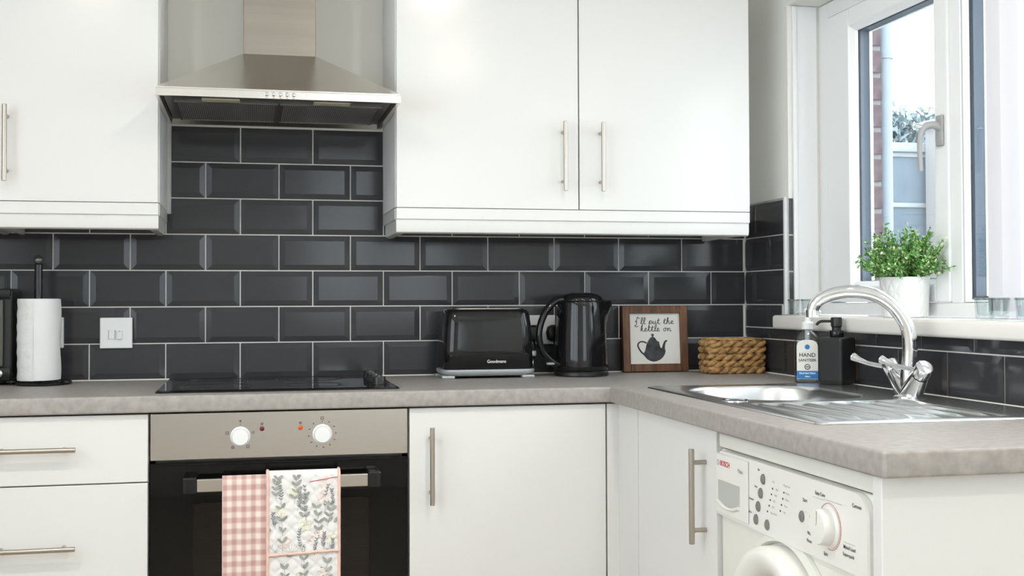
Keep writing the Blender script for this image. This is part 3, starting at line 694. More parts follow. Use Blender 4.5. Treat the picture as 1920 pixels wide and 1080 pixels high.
bm = new(); box(bm, HX0+0.0145, HX1-0.0145, HY+0.0125, -0.0345, HZ0+0.0125, HZ0+0.0155); fin('underside_plate', bm, STEELD, t, smooth=0)
FILT = mesh_mat('filter_mesh', (0.80, 0.79, 0.77), 190, 0.10)
for a, b in ((0.521, 0.770), (0.788, 1.040)):
    bm = new(); M = Matrix.Identity(4)
    box(bm, a, b, -0.345, -0.052, HZ0+0.0085, HZ0+0.012, 0.001, 1); f = fin('grease_filter', bm, FILT, t)
    bm = new()
    for q in ((a-0.006, a, -0.351, -0.046), (b, b+0.006, -0.351, -0.046), (a, b, -0.351, -0.345), (a, b, -0.052, -0.046)): box(bm, q[0], q[1], q[2], q[3], HZ0+0.0075, HZ0+0.0122)
    fin('filter_frame', bm, STEELD, f, smooth=0)
for a, b in ((0.585, 0.680), (0.865, 0.960)):
    bm = new(); box(bm, a, b, -0.405, -0.365, HZ0+0.0075, HZ0+0.0122, 0.002, 2); fin('lamp_lens', bm, LAMPG, t)
for k in range(5):
    x = 0.7455 + k*0.0165
    bm = new(); M = Matrix.Translation((x, HY-0.0003, 1.6395)) @ Matrix.Rotation(PI/2, 4, 'X')
    lathe(bm, [(0, 0), (0.0056, 0), (0.0056, 0.001), (0.0042, 0.0035), (0.0034, 0.0042), (0, 0.0044)], 20, M); fin('push_button', bm, CHROME, cano)
bm = new()
for k in range(5): box(bm, 0.7455+k*0.0165-0.0022, 0.7455+k*0.0165+0.0022, HY-0.0005, HY-0.0003, 1.6303, 1.6317)
fin('button_marks', bm, INKG, cano, smooth=0, kind='stuff')

# ------------------------------------------------------------------ sink
t = thing('sink', 'stainless steel inset sink with a ribbed drainer', 'sink', (1.93, -1.11, ZT))
SX0, SX1, SY0_, SY1_ = 1.676, 2.206, -1.574, -0.650
zp = ZT+0.0042
bx0, bx1, by0, by1 = 1.722, 2.062, -1.128, -0.715
dx0, dx1, dy0, dy1 = 1.716, 2.085, -1.546, -1.178
def edge_loop(bm, pts):
    v = [bm.verts.new(p) for p in pts]; return [bm.edges.new((v[i], v[(i+1) % len(v)])) for i in range(len(v))], v
bm = new()
bowl_top = rrect(bx0, bx1, by0, by1, 0.115, zp, 10); outer = rrect(SX0+0.006, SX1-0.006, SY0_+0.006, SY1_-0.006, 0.014, zp, 5)
dr_loop = rrect(dx0, dx1, dy0, dy1, 0.012, zp, 3)
E_ = []
for l in (outer, bowl_top, dr_loop): E_ += edge_loop(bm, l)[0]
bmesh.ops.triangle_fill(bm, use_beauty=True, use_dissolve=False, edges=E_)
lips = [rrect(SX0+0.006, SX1-0.006, SY0_+0.006, SY1_-0.006, 0.014, zp, 5), rrect(SX0+0.002, SX1-0.002, SY0_+0.002, SY1_-0.002, 0.017, zp-0.0012, 5), rrect(SX0, SX1, SY0_, SY1_, 0.018, ZT+0.0006, 5)]
loft(bm, lips, False, False)
bmesh.ops.remove_doubles(bm, verts=bm.verts[:], dist=1e-5)
fin('rim', bm, SINKM, t, smooth=30)
bm = new()
loops = []
for ins, dz, r in ((0, 0, 0.115), (0.003, -0.0012, 0.113), (0.007, -0.008, 0.110), (0.012, -0.05, 0.105), (0.016, -0.115, 0.10), (0.024, -0.138, 0.09), (0.045, -0.150, 0.075), (0.10, -0.154, 0.04)):
    loops.append(rrect(bx0+ins, bx1-ins, by0+ins, by1-ins, r, zp+dz, 10))
loft(bm, loops, False, True); fin('bowl', bm, SINKM, t, smooth=60, recalc=True)
def drain(u, v):
    x, y = dx0+(dx1-dx0)*u, dy0+(dy1-dy0)*v
    e = min(u, 1-u)/0.05; f = min(v*1.0, 1-v)/0.05; edge = max(0, min(1, min(e, f))); edge = edge*edge*(3-2*edge)
    rib = 0.5+0.5*math.cos((u-0.5)*2*PI*7); fade = max(0, min(1, (v-0.06)/0.12))*max(0, min(1, (0.99-v)/0.05))
    return Vector((x, y, zp - edge*(0.0042 + 0.0015*v) + 0.0052*(rib**2.2)*fade*edge))
bm = new(); grid(bm, drain, 112, 40); fin('drainer', bm, SINKM, t, smooth=60)
bm = new(); M = Matrix.Translation((1.716, -1.118, zp+0.0003))
lathe(bm, [(0.030, 0), (0.030, 0.002), (0.026, 0.003), (0.023, 0.0022), (0.021, 0.0006), (0, 0.0004)], 32, M); dr_ = fin('strainer_waste', bm, CHROME, t)
bm = new(); M = Matrix.Translation((1.716, -1.118, zp+0.0009)); lathe(bm, [(0.0, 0.0006), (0.0195, 0.0006), (0.0195, 0)], 28, M); fin('strainer_disc', bm, SINKD, dr_)

# ------------------------------------------------------------------ mixer tap
TX, TY = 2.125, -1.122; z = zp+0.0004
t = thing('mixer_tap', 'chrome twin-lever swan-neck mixer tap behind the drainer', 'tap', (TX, TY, z))
bm = new(); M = Matrix.Translation((TX, TY, z)); lathe(bm, [(0, 0), (0.036, 0), (0.036, 0.002), (0.030, 0.0055), (0.026, 0.007), (0, 0.007)], 40, M); fin('base_flange', bm, CHROME, t)
bm = new()                                # V-shaped body
for s in (-1, 1):
    p0 = Vector((TX, TY+s*0.004, z+0.006)); p1 = Vector((TX-0.004, TY+s*0.051, z+0.050))
    tube(bm, [p0, p0.lerp(p1, 0.35), p0.lerp(p1, 0.8), p1], [0.0245, 0.0235, 0.0205, 0.0190], 26)
cyl(bm, (TX, TY, z+0.005), (TX, TY, z+0.066), 0.021, 0.0185, 26)
fin('body', bm, CHROME, t, smooth=40)
for s in (-1, 1):
    d = Vector((-0.004, s*0.051-s*0.004, 0.044)).normalized(); p1 = Vector((TX-0.004, TY+s*0.051, z+0.050))
    a, b = p1+d*0.0015, p1+d*0.030
    bm = new(); tube(bm, [a, a+d*0.002, b-d*0.003, b-d*0.001, b, b+d*0.0005], [0.0178, 0.0192, 0.0192, 0.0185, 0.0165, 0.002], 30); k = fin('lever_hub', bm, CHROME, t, smooth=40)
    q = p1+d*0.017
    dirv = Vector((-0.34, 0.94, 0.05)).normalized()
    bm = new(); pts = crom([q+dirv*0.017, q+dirv*0.045+Vector((0,0,0.001)), q+dirv*0.075+Vector((0,0,0.004)), q+dirv*0.098+Vector((0,0,0.010)), q+dirv*0.112+Vector((0,0,0.014))], 4)
    n = len(pts); tube(bm, pts, [0.0052+0.0055*max(0, (i/n-0.45)/0.45)**1.5*(1 if i < n-2 else 0.75) for i in range(n)], 14, squash=0.9); fin('lever', bm, CHROME, k, smooth=50)
bm = new()
tip = Vector((1.945, -1.022, 1.103)); base = Vector((TX, TY, z+0.0665)); hd_ = (tip-base); hd_.z = 0; L = hd_.length; hd_.normalize()
pts = crom([base, base+Vector((0,0,0.045))-hd_*0.002, base+Vector((0,0,0.090))+hd_*0.004, base+Vector((0,0,0.134))+hd_*L*0.16, base+Vector((0,0,0.160))+hd_*L*0.36,
            base+Vector((0,0,0.167))+hd_*L*0.60, base+Vector((0,0,0.159))+hd_*L*0.82, base+Vector((0,0,0.143))+hd_*L*0.955, Vector((tip.x, tip.y, base.z+0.121))], 6)
n = len(pts); tube(bm, pts, [0.0166-0.0034*i/n for i in range(n)], 22); fin('spout', bm, CHROME, t, smooth=60)
e = pts[-1]; bm = new(); cyl(bm, e+Vector((0,0,0.004)), e+Vector((0,0,-0.012)), 0.0142, n=22); fin('aerator', bm, CHROME, t)

# ------------------------------------------------------------------ washing machine
t = thing('washing_machine', 'white front-loading washing machine under the worktop', 'washing machine', (1.92, -1.55, 0))
wx = 1.634; y0, y1 = -1.866, -1.2385
bm = new(); box(bm, wx, 2.205, y0, y1, 0.012, 0.826, 0.004, 2)
for a in (1.68, 2.15):
    for b in (y0+0.06, y1-0.06): cyl(bm, (a, b, 0.001), (a, b, 0.0118), 0.02)
fin('cabinet', bm, APPL, t)
bm = new(); box(bm, wx-0.006, 2.205, y0, y1, 0.829, 0.858, 0.005, 2); fin('lid', bm, APPL, t)
def YZ(p): return Vector((wx-0.0008, p[0], p[1]))
fz0, fz1 = 0.697, 0.8255
fp = [(-1.2415, fz0)] + [(-1.2415, fz1-0.03)] + [(-1.2415-0.03+0.03*math.cos(a), fz1-0.03+0.03*math.sin(a)) for a in [PI/2*k/5 for k in range(1, 6)]] + [(-1.800, fz1)] + [(-1.800-0.038*math.sin(a), fz1-0.038+0.038*math.cos(a)) for a in [PI/2*k/5 for k in range(1, 6)]] + [(-1.838, fz0)]
bm = new(); fdx = 0.012; sh = lambda p, k: ((p[0]+1.54)*k-1.54, (p[1]-0.76)*k+0.76)
loft(bm, [[YZ(p) for p in fp], [YZ(p)+Vector((-fdx*0.7, 0, 0)) for p in fp], [YZ(sh(p, 0.992))+Vector((-fdx, 0, 0)) for p in fp]], True, True)
fas = fin('fascia', bm, APPLP, t, smooth=30)
fx = wx-0.0008-fdx                        # face of the fascia
bm = new(); box(bm, fx-0.004, fx-0.0004, -1.402, -1.250, 0.703, 0.820, 0.003, 2); dd = fin('detergent_drawer', bm, APPLP, fas)
bm = new(); poly = [(-1.262, 0.768), (-1.366, 0.768), (-1.366, 0.728)] + [(-1.366+0.104*k/8, 0.728+0.008*math.sin(PI*k/8)*-1) for k in range(1, 8)] + [(-1.262, 0.728)]
prism(bm, poly, lambda p: Vector((fx-0.0046, p[0], p[1])), lambda p: Vector((fx-0.0042, p[0], p[1]))); fin('grip_recess', bm, RECESS, dd, smooth=0)
bm = new(); tube(bm, [Vector((fx-0.006, -1.262-0.104*k/12, 0.727-0.010*math.sin(PI*k/12))) for k in range(13)], 0.0035, 8); fin('grip_lip', bm, APPLP, dd)
for y, zc in ((-1.466, 0.797), (-1.455, 0.770), (-1.444, 0.744), (-1.434, 0.7185), (-1.482, 0.717), (-1.620, 0.7568)):
    bm = new(); M = Matrix.Translation((fx-0.0003, y, zc)) @ Matrix.Rotation(-PI/2, 4, 'Y') @ Matrix.Diagonal((1.0, 0.82, 1, 1))
    lathe(bm, [(0, 0), (0.0098, 0), (0.0096, 0.002), (0.007, 0.0038), (0, 0.0042)], 22, M); fin('push_button', bm, GREYP, fas)
bm = new(); M = Matrix.Translation((fx-0.0003, -1.718, 0.7575)) @ Matrix.Rotation(-PI/2, 4, 'Y')
lathe(bm, [(0, 0), (0.0345, 0), (0.0345, 0.002), (0.0300, 0.006), (0.0285, 0.020), (0.0262, 0.0235), (0, 0.0245)], 44, M); dial = fin('programme_dial', bm, APPLP, fas)
bm = new(); box(bm, fx-0.027, fx-0.0252, -1.7205, -1.7155, 0.762, 0.784, 0.0006, 1); fin('dial_pointer', bm, APPL, dial)
MT = lambda y, zc: Matrix(((0, 0, -1, fx-0.0008), (-1, 0, 0, y), (0, 1, 0, zc), (0, 0, 0, 1)))
bm = new()                                # brand lettering on the drawer
text_into(bm, 'BOSCH', 0.0145, Matrix(((0,0,-1,fx-0.0046),(-1,0,0,-1.2965),(0,1,0,0.8015),(0,0,0,1))), bold=0.0003); fin('brand_lettering', bm, INKR, dd, smooth=0, label='red brand lettering')
bm = new(); tube(bm, [Vector((fx-0.0046, -1.262+0.0052*math.cos(a), 0.8015+0.0052*math.sin(a))) for a in [2*PI*k/20 for k in range(20)]], 0.0005, 4, closed=True); fin('brand_ring', bm, INKG, dd, smooth=0)
bm = new(); text_into(bm, 'Maxx', 0.0115, Matrix(((0,0,-1,fx-0.0046),(-1,0,0,-1.371),(0,1,0,0.7975),(0,0,0,1)))); fin('model_lettering', bm, INKG, dd, smooth=0)
for s, y, zc, sz in (('Easy-Care', -1.686, 0.805, 0.0085), ('Cottons', -1.806, 0.8045, 0.0085), ('Start', -1.632, 0.786, 0.0085), ('Delicate', -1.660, 0.760, 0.0075), ('Woollens', -1.655, 0.733, 0.008), ('Rinse', -1.646, 0.7205, 0.008), ('Spin', -1.704, 0.711, 0.008), ('Mixed Load', -1.782, 0.735, 0.008), ('Superquick', -1.779, 0.7235, 0.008),
                     ('Spin', -1.447, 0.812, 0.0055), ('Wash', -1.434, 0.779, 0.0055), ('Reduced', -1.414, 0.753, 0.0055), ('Rinse', -1.407, 0.728, 0.0055)):
    bm = new(); text_into(bm, s, sz, MT(y, zc), bold=0.00012); fin('programme_lettering', bm, INK, fas, smooth=0)
for s, y, zc in (('1200', -1.522, 0.786), ('1000', -1.517, 0.775), ('800', -1.512, 0.764), ('600', -1.507, 0.753), ('Rinse Hold', -1.509, 0.7415), ('Ready', -1.566, 0.786), ('Wash', -1.563, 0.7745), ('Rinse', -1.559, 0.763), ('Spin', -1.553, 0.7515), ('Programme', -1.563, 0.799), ('Spin', -1.510, 0.799)):
    bm = new(); text_into(bm, s, 0.0058, MT(y, zc)); fin('scale_lettering', bm, INKG, fas, smooth=0)
bm = new()
for a, b in (((-1.700, 0.799), (-1.760, 0.799)), ((-1.660, 0.797), (-1.700, 0.797)), ((-1.765, 0.7425), (-1.80, 0.7425)), ((-1.66, 0.7265), (-1.69, 0.7265))): tube(bm, [Vector((fx-0.0005, *a)), Vector((fx-0.0005, *b))], 0.0003, 4)
fin('scale_lines', bm, INKG, fas, smooth=0, kind='stuff')
bm = new()
for y, zc in ((-1.505, 0.786), (-1.500, 0.775), (-1.495, 0.764), (-1.490, 0.753), (-1.483, 0.7415), (-1.551, 0.786), (-1.546, 0.7745), (-1.541, 0.763), (-1.536, 0.7515)):
    M = Matrix.Translation((fx-0.0003, y, zc)) @ Matrix.Rotation(-PI/2, 4, 'Y'); lathe(bm, [(0.0018, 0), (0.0016, 0.0008), (0, 0.0009)], 10, M)
fin('indicator_leds', bm, INK, fas, kind='stuff')
bm = new()
tube(bm, [Vector((fx-0.0006, -1.718-0.0375*math.sin(a), 0.7575+0.0375*math.cos(a))) for a in [math.radians(-50+5*k) for k in range(49)]], 0.0004, 4); fin('dial_scale', bm, INKR, fas, label='thin red scale around the dial')
bm = new(); M = Matrix.Translation((wx-0.0003, -1.8555, 0.7575)) @ Matrix.Rotation(-PI/2, 4, 'Y'); lathe(bm, [(0, 0), (0.006, 0), (0.006, 0.002), (0, 0.0025)], 18, M); fin('screw_cap', bm, GREYP, t)
bm = new(); MD = Matrix.Translation((wx-0.0005, -1.535, 0.520)) @ Matrix.Rotation(-PI/2, 4, 'Y')
lathe(bm, [(0.192, 0), (0.190, 0.006), (0.176, 0.011), (0.172, 0.004), (0.172, 0.0)], 72, MD); fin('door_surround', bm, APPL, t)
bm = new(); lathe(bm, [(0.168, 0.001), (0.168, 0.030), (0.164, 0.042), (0.154, 0.047), (0.138, 0.045), (0.122, 0.034), (0.112, 0.020), (0.108, 0.012)], 72, MD); dd = fin('door_ring', bm, APPLP, t, smooth=50)
bm = new(); lathe(bm, [(0, 0.026), (0.06, 0.024), (0.112, 0.015)], 60, MD); fin('porthole_glass', bm, OVENG, dd, smooth=60)

# ================================================================== WALL PLATES
def plate(name, label, x0, x1, z0, z1, dep=0.010):
    t = thing(name, label, 'socket' if 'socket' in name else 'switch', ((x0+x1)/2, -0.012, z0))
    bm = new(); box(bm, x0, x1, -0.0085-dep, -0.0092, z0, z1, 0.003, 3); p = fin('face_plate', bm, WHITEP, t); return t, p, -0.0085-dep
t, p, yf = plate('fused_switch', 'white fused switch plate left of the hob', 0.297, 0.384, 0.995, 1.081)
bm = new(); box(bm, 0.342, 0.357, yf-0.0045, yf-0.0004, 1.020, 1.046, 0.0015, 2); fin('rocker', bm, WHITEP, p)
bm = new(); box(bm, 0.321, 0.337, yf-0.0022, yf-0.0004, 1.021, 1.046, 0.001, 2); fin('fuse_carrier', bm, WHITEP, p)
bm = new(); box(bm, 0.346, 0.353, yf-0.0049, yf-0.0046, 1.0425, 1.0438); fin('switch_mark', bm, INK, p, smooth=0)
bm = new()
for a in (0.3203, 0.3372): box(bm, a, a+0.0006, yf-0.0024, yf-0.0003, 1.020, 1.047)
fin('carrier_outline', bm, INKG, p, smooth=0, kind='stuff')
t, p, yf = plate('wall_socket', 'white wall socket half hidden behind the paper towel roll', 0.117, 0.2025, 0.998, 1.083, 0.022)
bm = new(); box(bm, 0.150, 0.164, yf-0.004, yf-0.0004, 1.058, 1.074, 0.0015, 2); fin('rocker', bm, WHITEP, p)
t, p, yf = plate('wall_socket', 'white double wall socket between the toaster and the kettle', 1.462, 1.608, 0.993, 1.081, 0.009)
for x in (1.4985, 1.5715):
    bm = new(); box(bm, x-0.006, x+0.006, yf-0.0035, yf-0.0004, 1.061, 1.075, 0.0012, 2); r = fin('rocker', bm, WHITEP, p)
    bm = new(); box(bm, x-0.003, x+0.003, yf-0.0039, yf-0.0036, 1.0705, 1.0735); fin('switch_mark', bm, INKR, r, smooth=0)
for x, lab, ends in ((1.538, 'black mains plug next to the toaster in the double socket', [(1.538, -0.045, 0.985), (1.530, -0.05, 0.95), (1.52, -0.04, 0.915), (1.505, -0.035, 0.9085)]),
                     (1.600, 'black mains plug behind the kettle in the double socket', [(1.600, -0.045, 0.985), (1.598, -0.05, 0.95), (1.602, -0.045, 0.92), (1.615, -0.04, 0.9085)])):
    t = thing('mains_plug', lab, 'plug', (x, -0.03, 1.0), 'mains plugs in the double socket')
    bm = new(); loops = []
    for dy, k in ((0.0, 0.95), (-0.012, 1.0), (-0.020, 0.9), (-0.023, 0.7)):
        loops.append([Vector((x+a*k, yf-0.0005+dy, 1.030+b*k)) for a, b in ((-0.020, -0.022), (-0.010, -0.028), (0.010, -0.028), (0.020, -0.022), (0.024, 0.0), (0.020, 0.016), (0.008, 0.022), (-0.008, 0.022), (-0.020, 0.016), (-0.024, 0.0))])
    loft(bm, loops); fin('plug_body', bm, BLACKM, t, smooth=50)
    bm = new(); tube(bm, crom([(x, yf-0.010, 1.003)]+ends, 5), 0.0033, 8); fin('cable', bm, BLACKM, t, smooth=60)

# ================================================================== APPLIANCES
# black appliance at the left edge
t = thing('countertop_appliance', 'black countertop appliance at the far left edge of the worktop', 'appliance', (-0.15, -0.12, ZT))
bm = new(); box(bm, -0.37, 0.0905, -0.135, -0.014, ZT+0.012, 1.161, 0.006, 3); fin('casing', bm, BLACKM, t)
bm = new(); box(bm, -0.36, 0.070, -0.147, -0.1355, ZT+0.050, 1.132, 0.004, 2); d = fin('door', bm, pmat('brushed_dark_panel', (0.10, 0.095, 0.085), 0.35, 0.6), t)
bm = new(); box(bm, -0.366, 0.088, -0.150, -0.1355, 1.134, 1.160, 0.004, 2); fin('top_trim', bm, BLACKG, t)
bm = new(); box(bm, -0.366, 0.088, -0.150, -0.1355, ZT+0.014, ZT+0.048, 0.004, 2); fin('base_trim', bm, BLACKG, t)
bm = new(); M = Matrix.Translation((0.062, -0.1505, ZT+0.033)) @ Matrix.Rotation(PI/2, 4, 'X'); lathe(bm, [(0, 0), (0.011, 0), (0.011, 0.006), (0.009, 0.010), (0.004, 0.012), (0, 0.0122)], 24, M); fin('knob', bm, CHROME, t)
for x in (-0.34, 0.045):
    for y in (-0.12, -0.03):
        bm = new(); cyl(bm, (x, y, ZT+0.0004), (x, y, ZT+0.0118), 0.012); fin('foot', bm, BLACKM, t)

# toaster
t = thing('toaster', 'black gloss two-slice toaster on the worktop', 'toaster', (1.368, -0.13, ZT))
cx_, cy_ = 1.3685, -0.128
def tl(hw, hd, r, z): return rrect(cx_-hw, cx_+hw, cy_-hd, cy_+hd, r, z, 7)
bm = new(); loft(bm, [tl(0.128, 0.074, 0.03, ZT+0.026), tl(0.1305, 0.077, 0.034, ZT+0.030), tl(0.130, 0.0765, 0.036, ZT+0.08), tl(0.1265, 0.074, 0.036, ZT+0.15), tl(0.122, 0.071, 0.035, ZT+0.184), tl(0.117, 0.066, 0.032, ZT+0.1925), tl(0.108, 0.058, 0.028, ZT+0.1955)])
body = fin('shell', bm, BLACKG, t, smooth=50)
bm = new(); loft(bm, [tl(0.120, 0.067, 0.03, ZT+0.0075), tl(0.132, 0.078, 0.035, ZT+0.013), tl(0.1355, 0.081, 0.037, ZT+0.020), tl(0.134, 0.080, 0.036, ZT+0.0255)]); fin('base', bm, pmat('silver_plastic', (0.42, 0.44, 0.45), 0.35, 0.3), t, smooth=50)
for sx in (-1, 1):
    for sy in (-1, 1):
        bm = new(); box(bm, cx_+sx*0.115-0.022, cx_+sx*0.115+0.015, cy_+sy*0.06-0.014, cy_+sy*0.06+0.014, ZT+0.0003, ZT+0.009, 0.003); fin('foot', bm, pmat('silver_foot', (0.42, 0.44, 0.45), 0.4, 0.3), t)
bm = new()
loft(bm, [tl(0.104, 0.054, 0.02, ZT+0.1958), tl(0.103, 0.053, 0.02, ZT+0.1985), tl(0.099, 0.049, 0.018, ZT+0.1985)]); fin('top_plate', bm, STEELD, t)
for sy in (-0.022, 0.022):
    bm = new(); box(bm, cx_-0.085, cx_+0.085, cy_+sy-0.013, cy_+sy+0.013, ZT+0.1988, ZT+0.2002, 0.0004, 1); fin('slot', bm, BLACKS, t)
bm = new(); box(bm, cx_+0.1315, cx_+0.150, cy_-0.018, cy_+0.018, ZT+0.058, ZT+0.075, 0.005, 3); fin('lever', bm, pmat('silver_lever', (0.5, 0.52, 0.53), 0.3, 0.4), t)
bm = new(); cyl(bm, (cx_+0.1315, cy_, ZT+0.040), (cx_+0.142, cy_, ZT+0.040), 0.013, n=22, bev=0.002); fin('browning_dial', bm, CHROME, t)
bm = new(); text_into(bm, 'Goodmans', 0.0125, Matrix(((1, 0, 0, cx_+0.018), (0, 0, -1, cy_-0.0776), (0, 1, 0, ZT+0.048), (0, 0, 0, 1))), bold=0.0001); fin('brand_lettering', bm, INKW, body, smooth=0)

# kettle
KX, KY = 1.652, -0.145
t = thing('kettle', 'black gloss jug kettle on the worktop', 'kettle', (KX, KY, ZT))
bm = new(); M = Matrix.Translation((KX, KY, ZT)); lathe(bm, [(0, 0.0004), (0.078, 0.0004), (0.080, 0.003), (0.0795, 0.012), (0.076, 0.016), (0, 0.016)], 56, M); fin('power_base', bm, BLACKM, t)
def spout(r, z, a):                       # spout bulges towards +x near the top
    k = max(0, math.cos(a))**14*max(0, min(1, (z-0.150)/0.055)); k = k if z < 0.228 else k*max(0, 1-(z-0.228)/0.012)
    return r + 0.026*k, z - 0.0
bm = new(); prof = [(0, 0.0165), (0.076, 0.0165), (0.0785, 0.019), (0.0785, 0.03), (0.0772, 0.06), (0.0755, 0.10), (0.0735, 0.14), (0.0712, 0.175), (0.0695, 0.20), (0.0685, 0.213), (0.0665, 0.2185), (0.0640, 0.2200)]
lathe(bm, prof, 72, M, spout); body = fin('body', bm, BLACKG, t, smooth=60)
bm = new(); lathe(bm, [(0.0660, 0.2190), (0.0650, 0.2250), (0.059, 0.2335), (0.046, 0.2395), (0.028, 0.2425), (0, 0.2435)], 56, M, lambda r, z, a: (r, z)); fin('lid', bm, BLACKG, t, smooth=60)
bm = new(); cyl(bm, (KX-0.052, KY, ZT+0.228), (KX-0.066, KY, ZT+0.224), 0.008, n=14, bev=0.002); fin('lid_button', bm, BLACKM, t)
ha = math.radians(193); hx, hy = math.cos(ha)*1.06, math.sin(ha)*1.06
hp = crom([(KX+hx*0.058, KY+hy*0.058, ZT+0.222), (KX+hx*0.080, KY+hy*0.080, ZT+0.218), (KX+hx*0.108, KY+hy*0.108, ZT+0.190), (KX+hx*0.126, KY+hy*0.126, ZT+0.150), (KX+hx*0.130, KY+hy*0.130, ZT+0.110), (KX+hx*0.118, KY+hy*0.118, ZT+0.072), (KX+hx*0.096, KY+hy*0.096, ZT+0.047), (KX+hx*0.074, KY+hy*0.074, ZT+0.034)], 6)
n = len(hp); bm = new(); tube(bm, hp, [0.0125-0.003*math.sin(PI*i/(n-1)) for i in range(n)], 16, squash=1.15); hnd = fin('handle', bm, BLACKG, t, smooth=60)
bm = new(); box(bm, KX-0.120, KX-0.098, KY-0.070, KY-0.052, ZT+0.036, ZT+0.043, 0.003, 2); fin('switch', bm, pmat('grey_translucent_switch', (0.30, 0.31, 0.31), 0.25), hnd)
bm = new(); box(bm, KX-0.012, KX+0.012, KY-0.080, KY-0.0785, ZT+0.019, ZT+0.0205); fin('seam_strip', bm, BLACKM, body)  # short black strip along the base seam

# ================================================================== PAPER TOWEL
PX, PY = 0.1535, -0.125
t = thing('paper_towel_holder', 'black paper towel holder with a ball-topped pole', 'holder', (PX, PY, ZT))
bm = new(); M = Matrix.Translation((PX+0.0125, PY, ZT)); lathe(bm, [(0, 0.0004), (0.072, 0.0004), (0.074, 0.003), (0.074, 0.006), (0.070, 0.0105), (0, 0.011)], 56, M); M = Matrix.Translation((PX, PY, ZT)); fin('base', bm, BLACKG, t)
bm = new(); lathe(bm, [(0.0105, 0.0112), (0.0105, 0.320), (0.0098, 0.322), (0, 0.322)], 24, M); pole = fin('pole', bm, BLACKG, t)
bm = new(); MB_ = Matrix.Translation((PX, PY, ZT+0.3325)); lathe(bm, [(0.013*math.sin(PI*k/14), -0.013*math.cos(PI*k/14)) for k in range(15)], 24, MB_); fin('ball_finial', bm, pmat('satin_ball', (0.16, 0.16, 0.16), 0.3, 0.8), pole, smooth=80)
t = thing('paper_towel_roll', 'white embossed paper towel roll on the black holder', 'paper towel', (PX, PY, ZT+0.0115))
def roll(r, z, a):
    w = 0.0006*math.sin(a*3+z*30) if 0.02 < r else 0; return r + w, z
bm = new(); zz = [0.0125+0.2165*k/24 for k in range(25)]
lathe(bm, [(0.0195, zz[0]), (0.050, zz[0])] + [(0.0522 + 0.0008*math.sin(k*1.7), v) for k, v in enumerate(zz)] + [(0.050, zz[-1]), (0.0195, zz[-1]), (0.0195, zz[0])], 64, M, roll); fin('roll', bm, PAPER, t, smooth=60)
bm = new()                                # loose end of the last sheet, bulging off the roll
def sheet(u, v):
    a = math.radians(-92 + 108*u); zc = ZT+0.0135+0.2145*v
    lift = 0.0012 + (0.004*max(0, u-0.75)*4*(0.5+0.5*math.sin(v*9+0.5))) + 0.004*math.exp(-((u-0.12)/0.09)**2-((v-0.50)/0.07)**2)
    return Vector((PX+(0.0535+lift)*math.cos(a), PY+(0.0535+lift)*math.sin(a), zc))
grid(bm, sheet, 40, 30); fin('loose_sheet', bm, pmat('smooth_paper', (0.82, 0.82, 0.83), 0.9), t, smooth=80, recalc=False)

# ================================================================== SIGN
FW, FH = 0.2085, 0.2015
t = thing('framed_sign', 'small wooden framed sign with a teapot print and handwritten words', 'sign', (1.914, -0.058, ZT+0.0006)); 
TILT = math.radians(-4.0)
MS = Matrix.Translation((1.9165, -0.034, ZT+0.0012)) @ Matrix.Rotation(TILT, 4, 'X')
# local frame: x right, z up, -y towards the room
b = 0.0235
for x0, x1, z0, z1, nm in ((-FW/2, -FW/2+b, 0, FH, 'frame_side'), (FW/2-b, FW/2, 0, FH, 'frame_side'), (-FW/2+b, FW/2-b, 0, b, 'frame_rail'), (-FW/2+b, FW/2-b, FH-b, FH, 'frame_rail')):
    bm = new(); box(bm, x0+0.0002, x1-0.0002, -0.020, 0.0, z0, z1, 0.0012, 2, MS); fin(nm, bm, WOODF, t)
bm = new(); box(bm, -FW/2+b-0.001, FW/2-b+0.001, -0.010, -0.004, b-0.001, FH-b+0.001, 0, 2, MS); bd = fin('board', bm, CANVAS, t, smooth=0)
BW, BH = FW-2*b, FH-2*b
def SP(px, py, lift=0.0):                 # sketch units (785 x 825) of the printed card to the board
    u = (px-130-(py-125)*0.034)/785; v = (py-125)/825
    return MS @ Vector((-BW/2+BW*u, -0.0104-lift, b+BH*(1-v)))
body = [(480,462),(500,458),(522,464),(524,488),(514,506),(546,532),(574,578),(604,586),(616,636),(628,688),(650,694),(664,640),(680,594),(708,562),(742,572),(728,588),(710,606),(702,650),(698,700),(710,742),(700,792),(672,842),(632,880),(582,905),(524,915),(470,902),(420,872),(372,812),(340,772),(372,768),(388,735),(400,680),(410,630),(430,582),(460,532),(492,506),(482,488)]
bm = new(); v = [bm.verts.new(SP(*p)) for p in body]; f = bm.faces.new(v); bmesh.ops.triangulate(bm, faces=[f])
fin('teapot_print', bm, WASH, bd, smooth=0, recalc=False)
bm = new(); hl = [(p.x, p.y) for p in crom([Vector((x, y, 0)) for x, y in ((412,612),(372,592),(326,587),(287,610),(275,652),(300,712),(340,766),(385,806))], 5)]
ribbon(bm, hl, 24, lambda q: SP(q.x, q.y, 0.0001)); fin('teapot_handle_print', bm, WASH, bd, smooth=0, recalc=False)
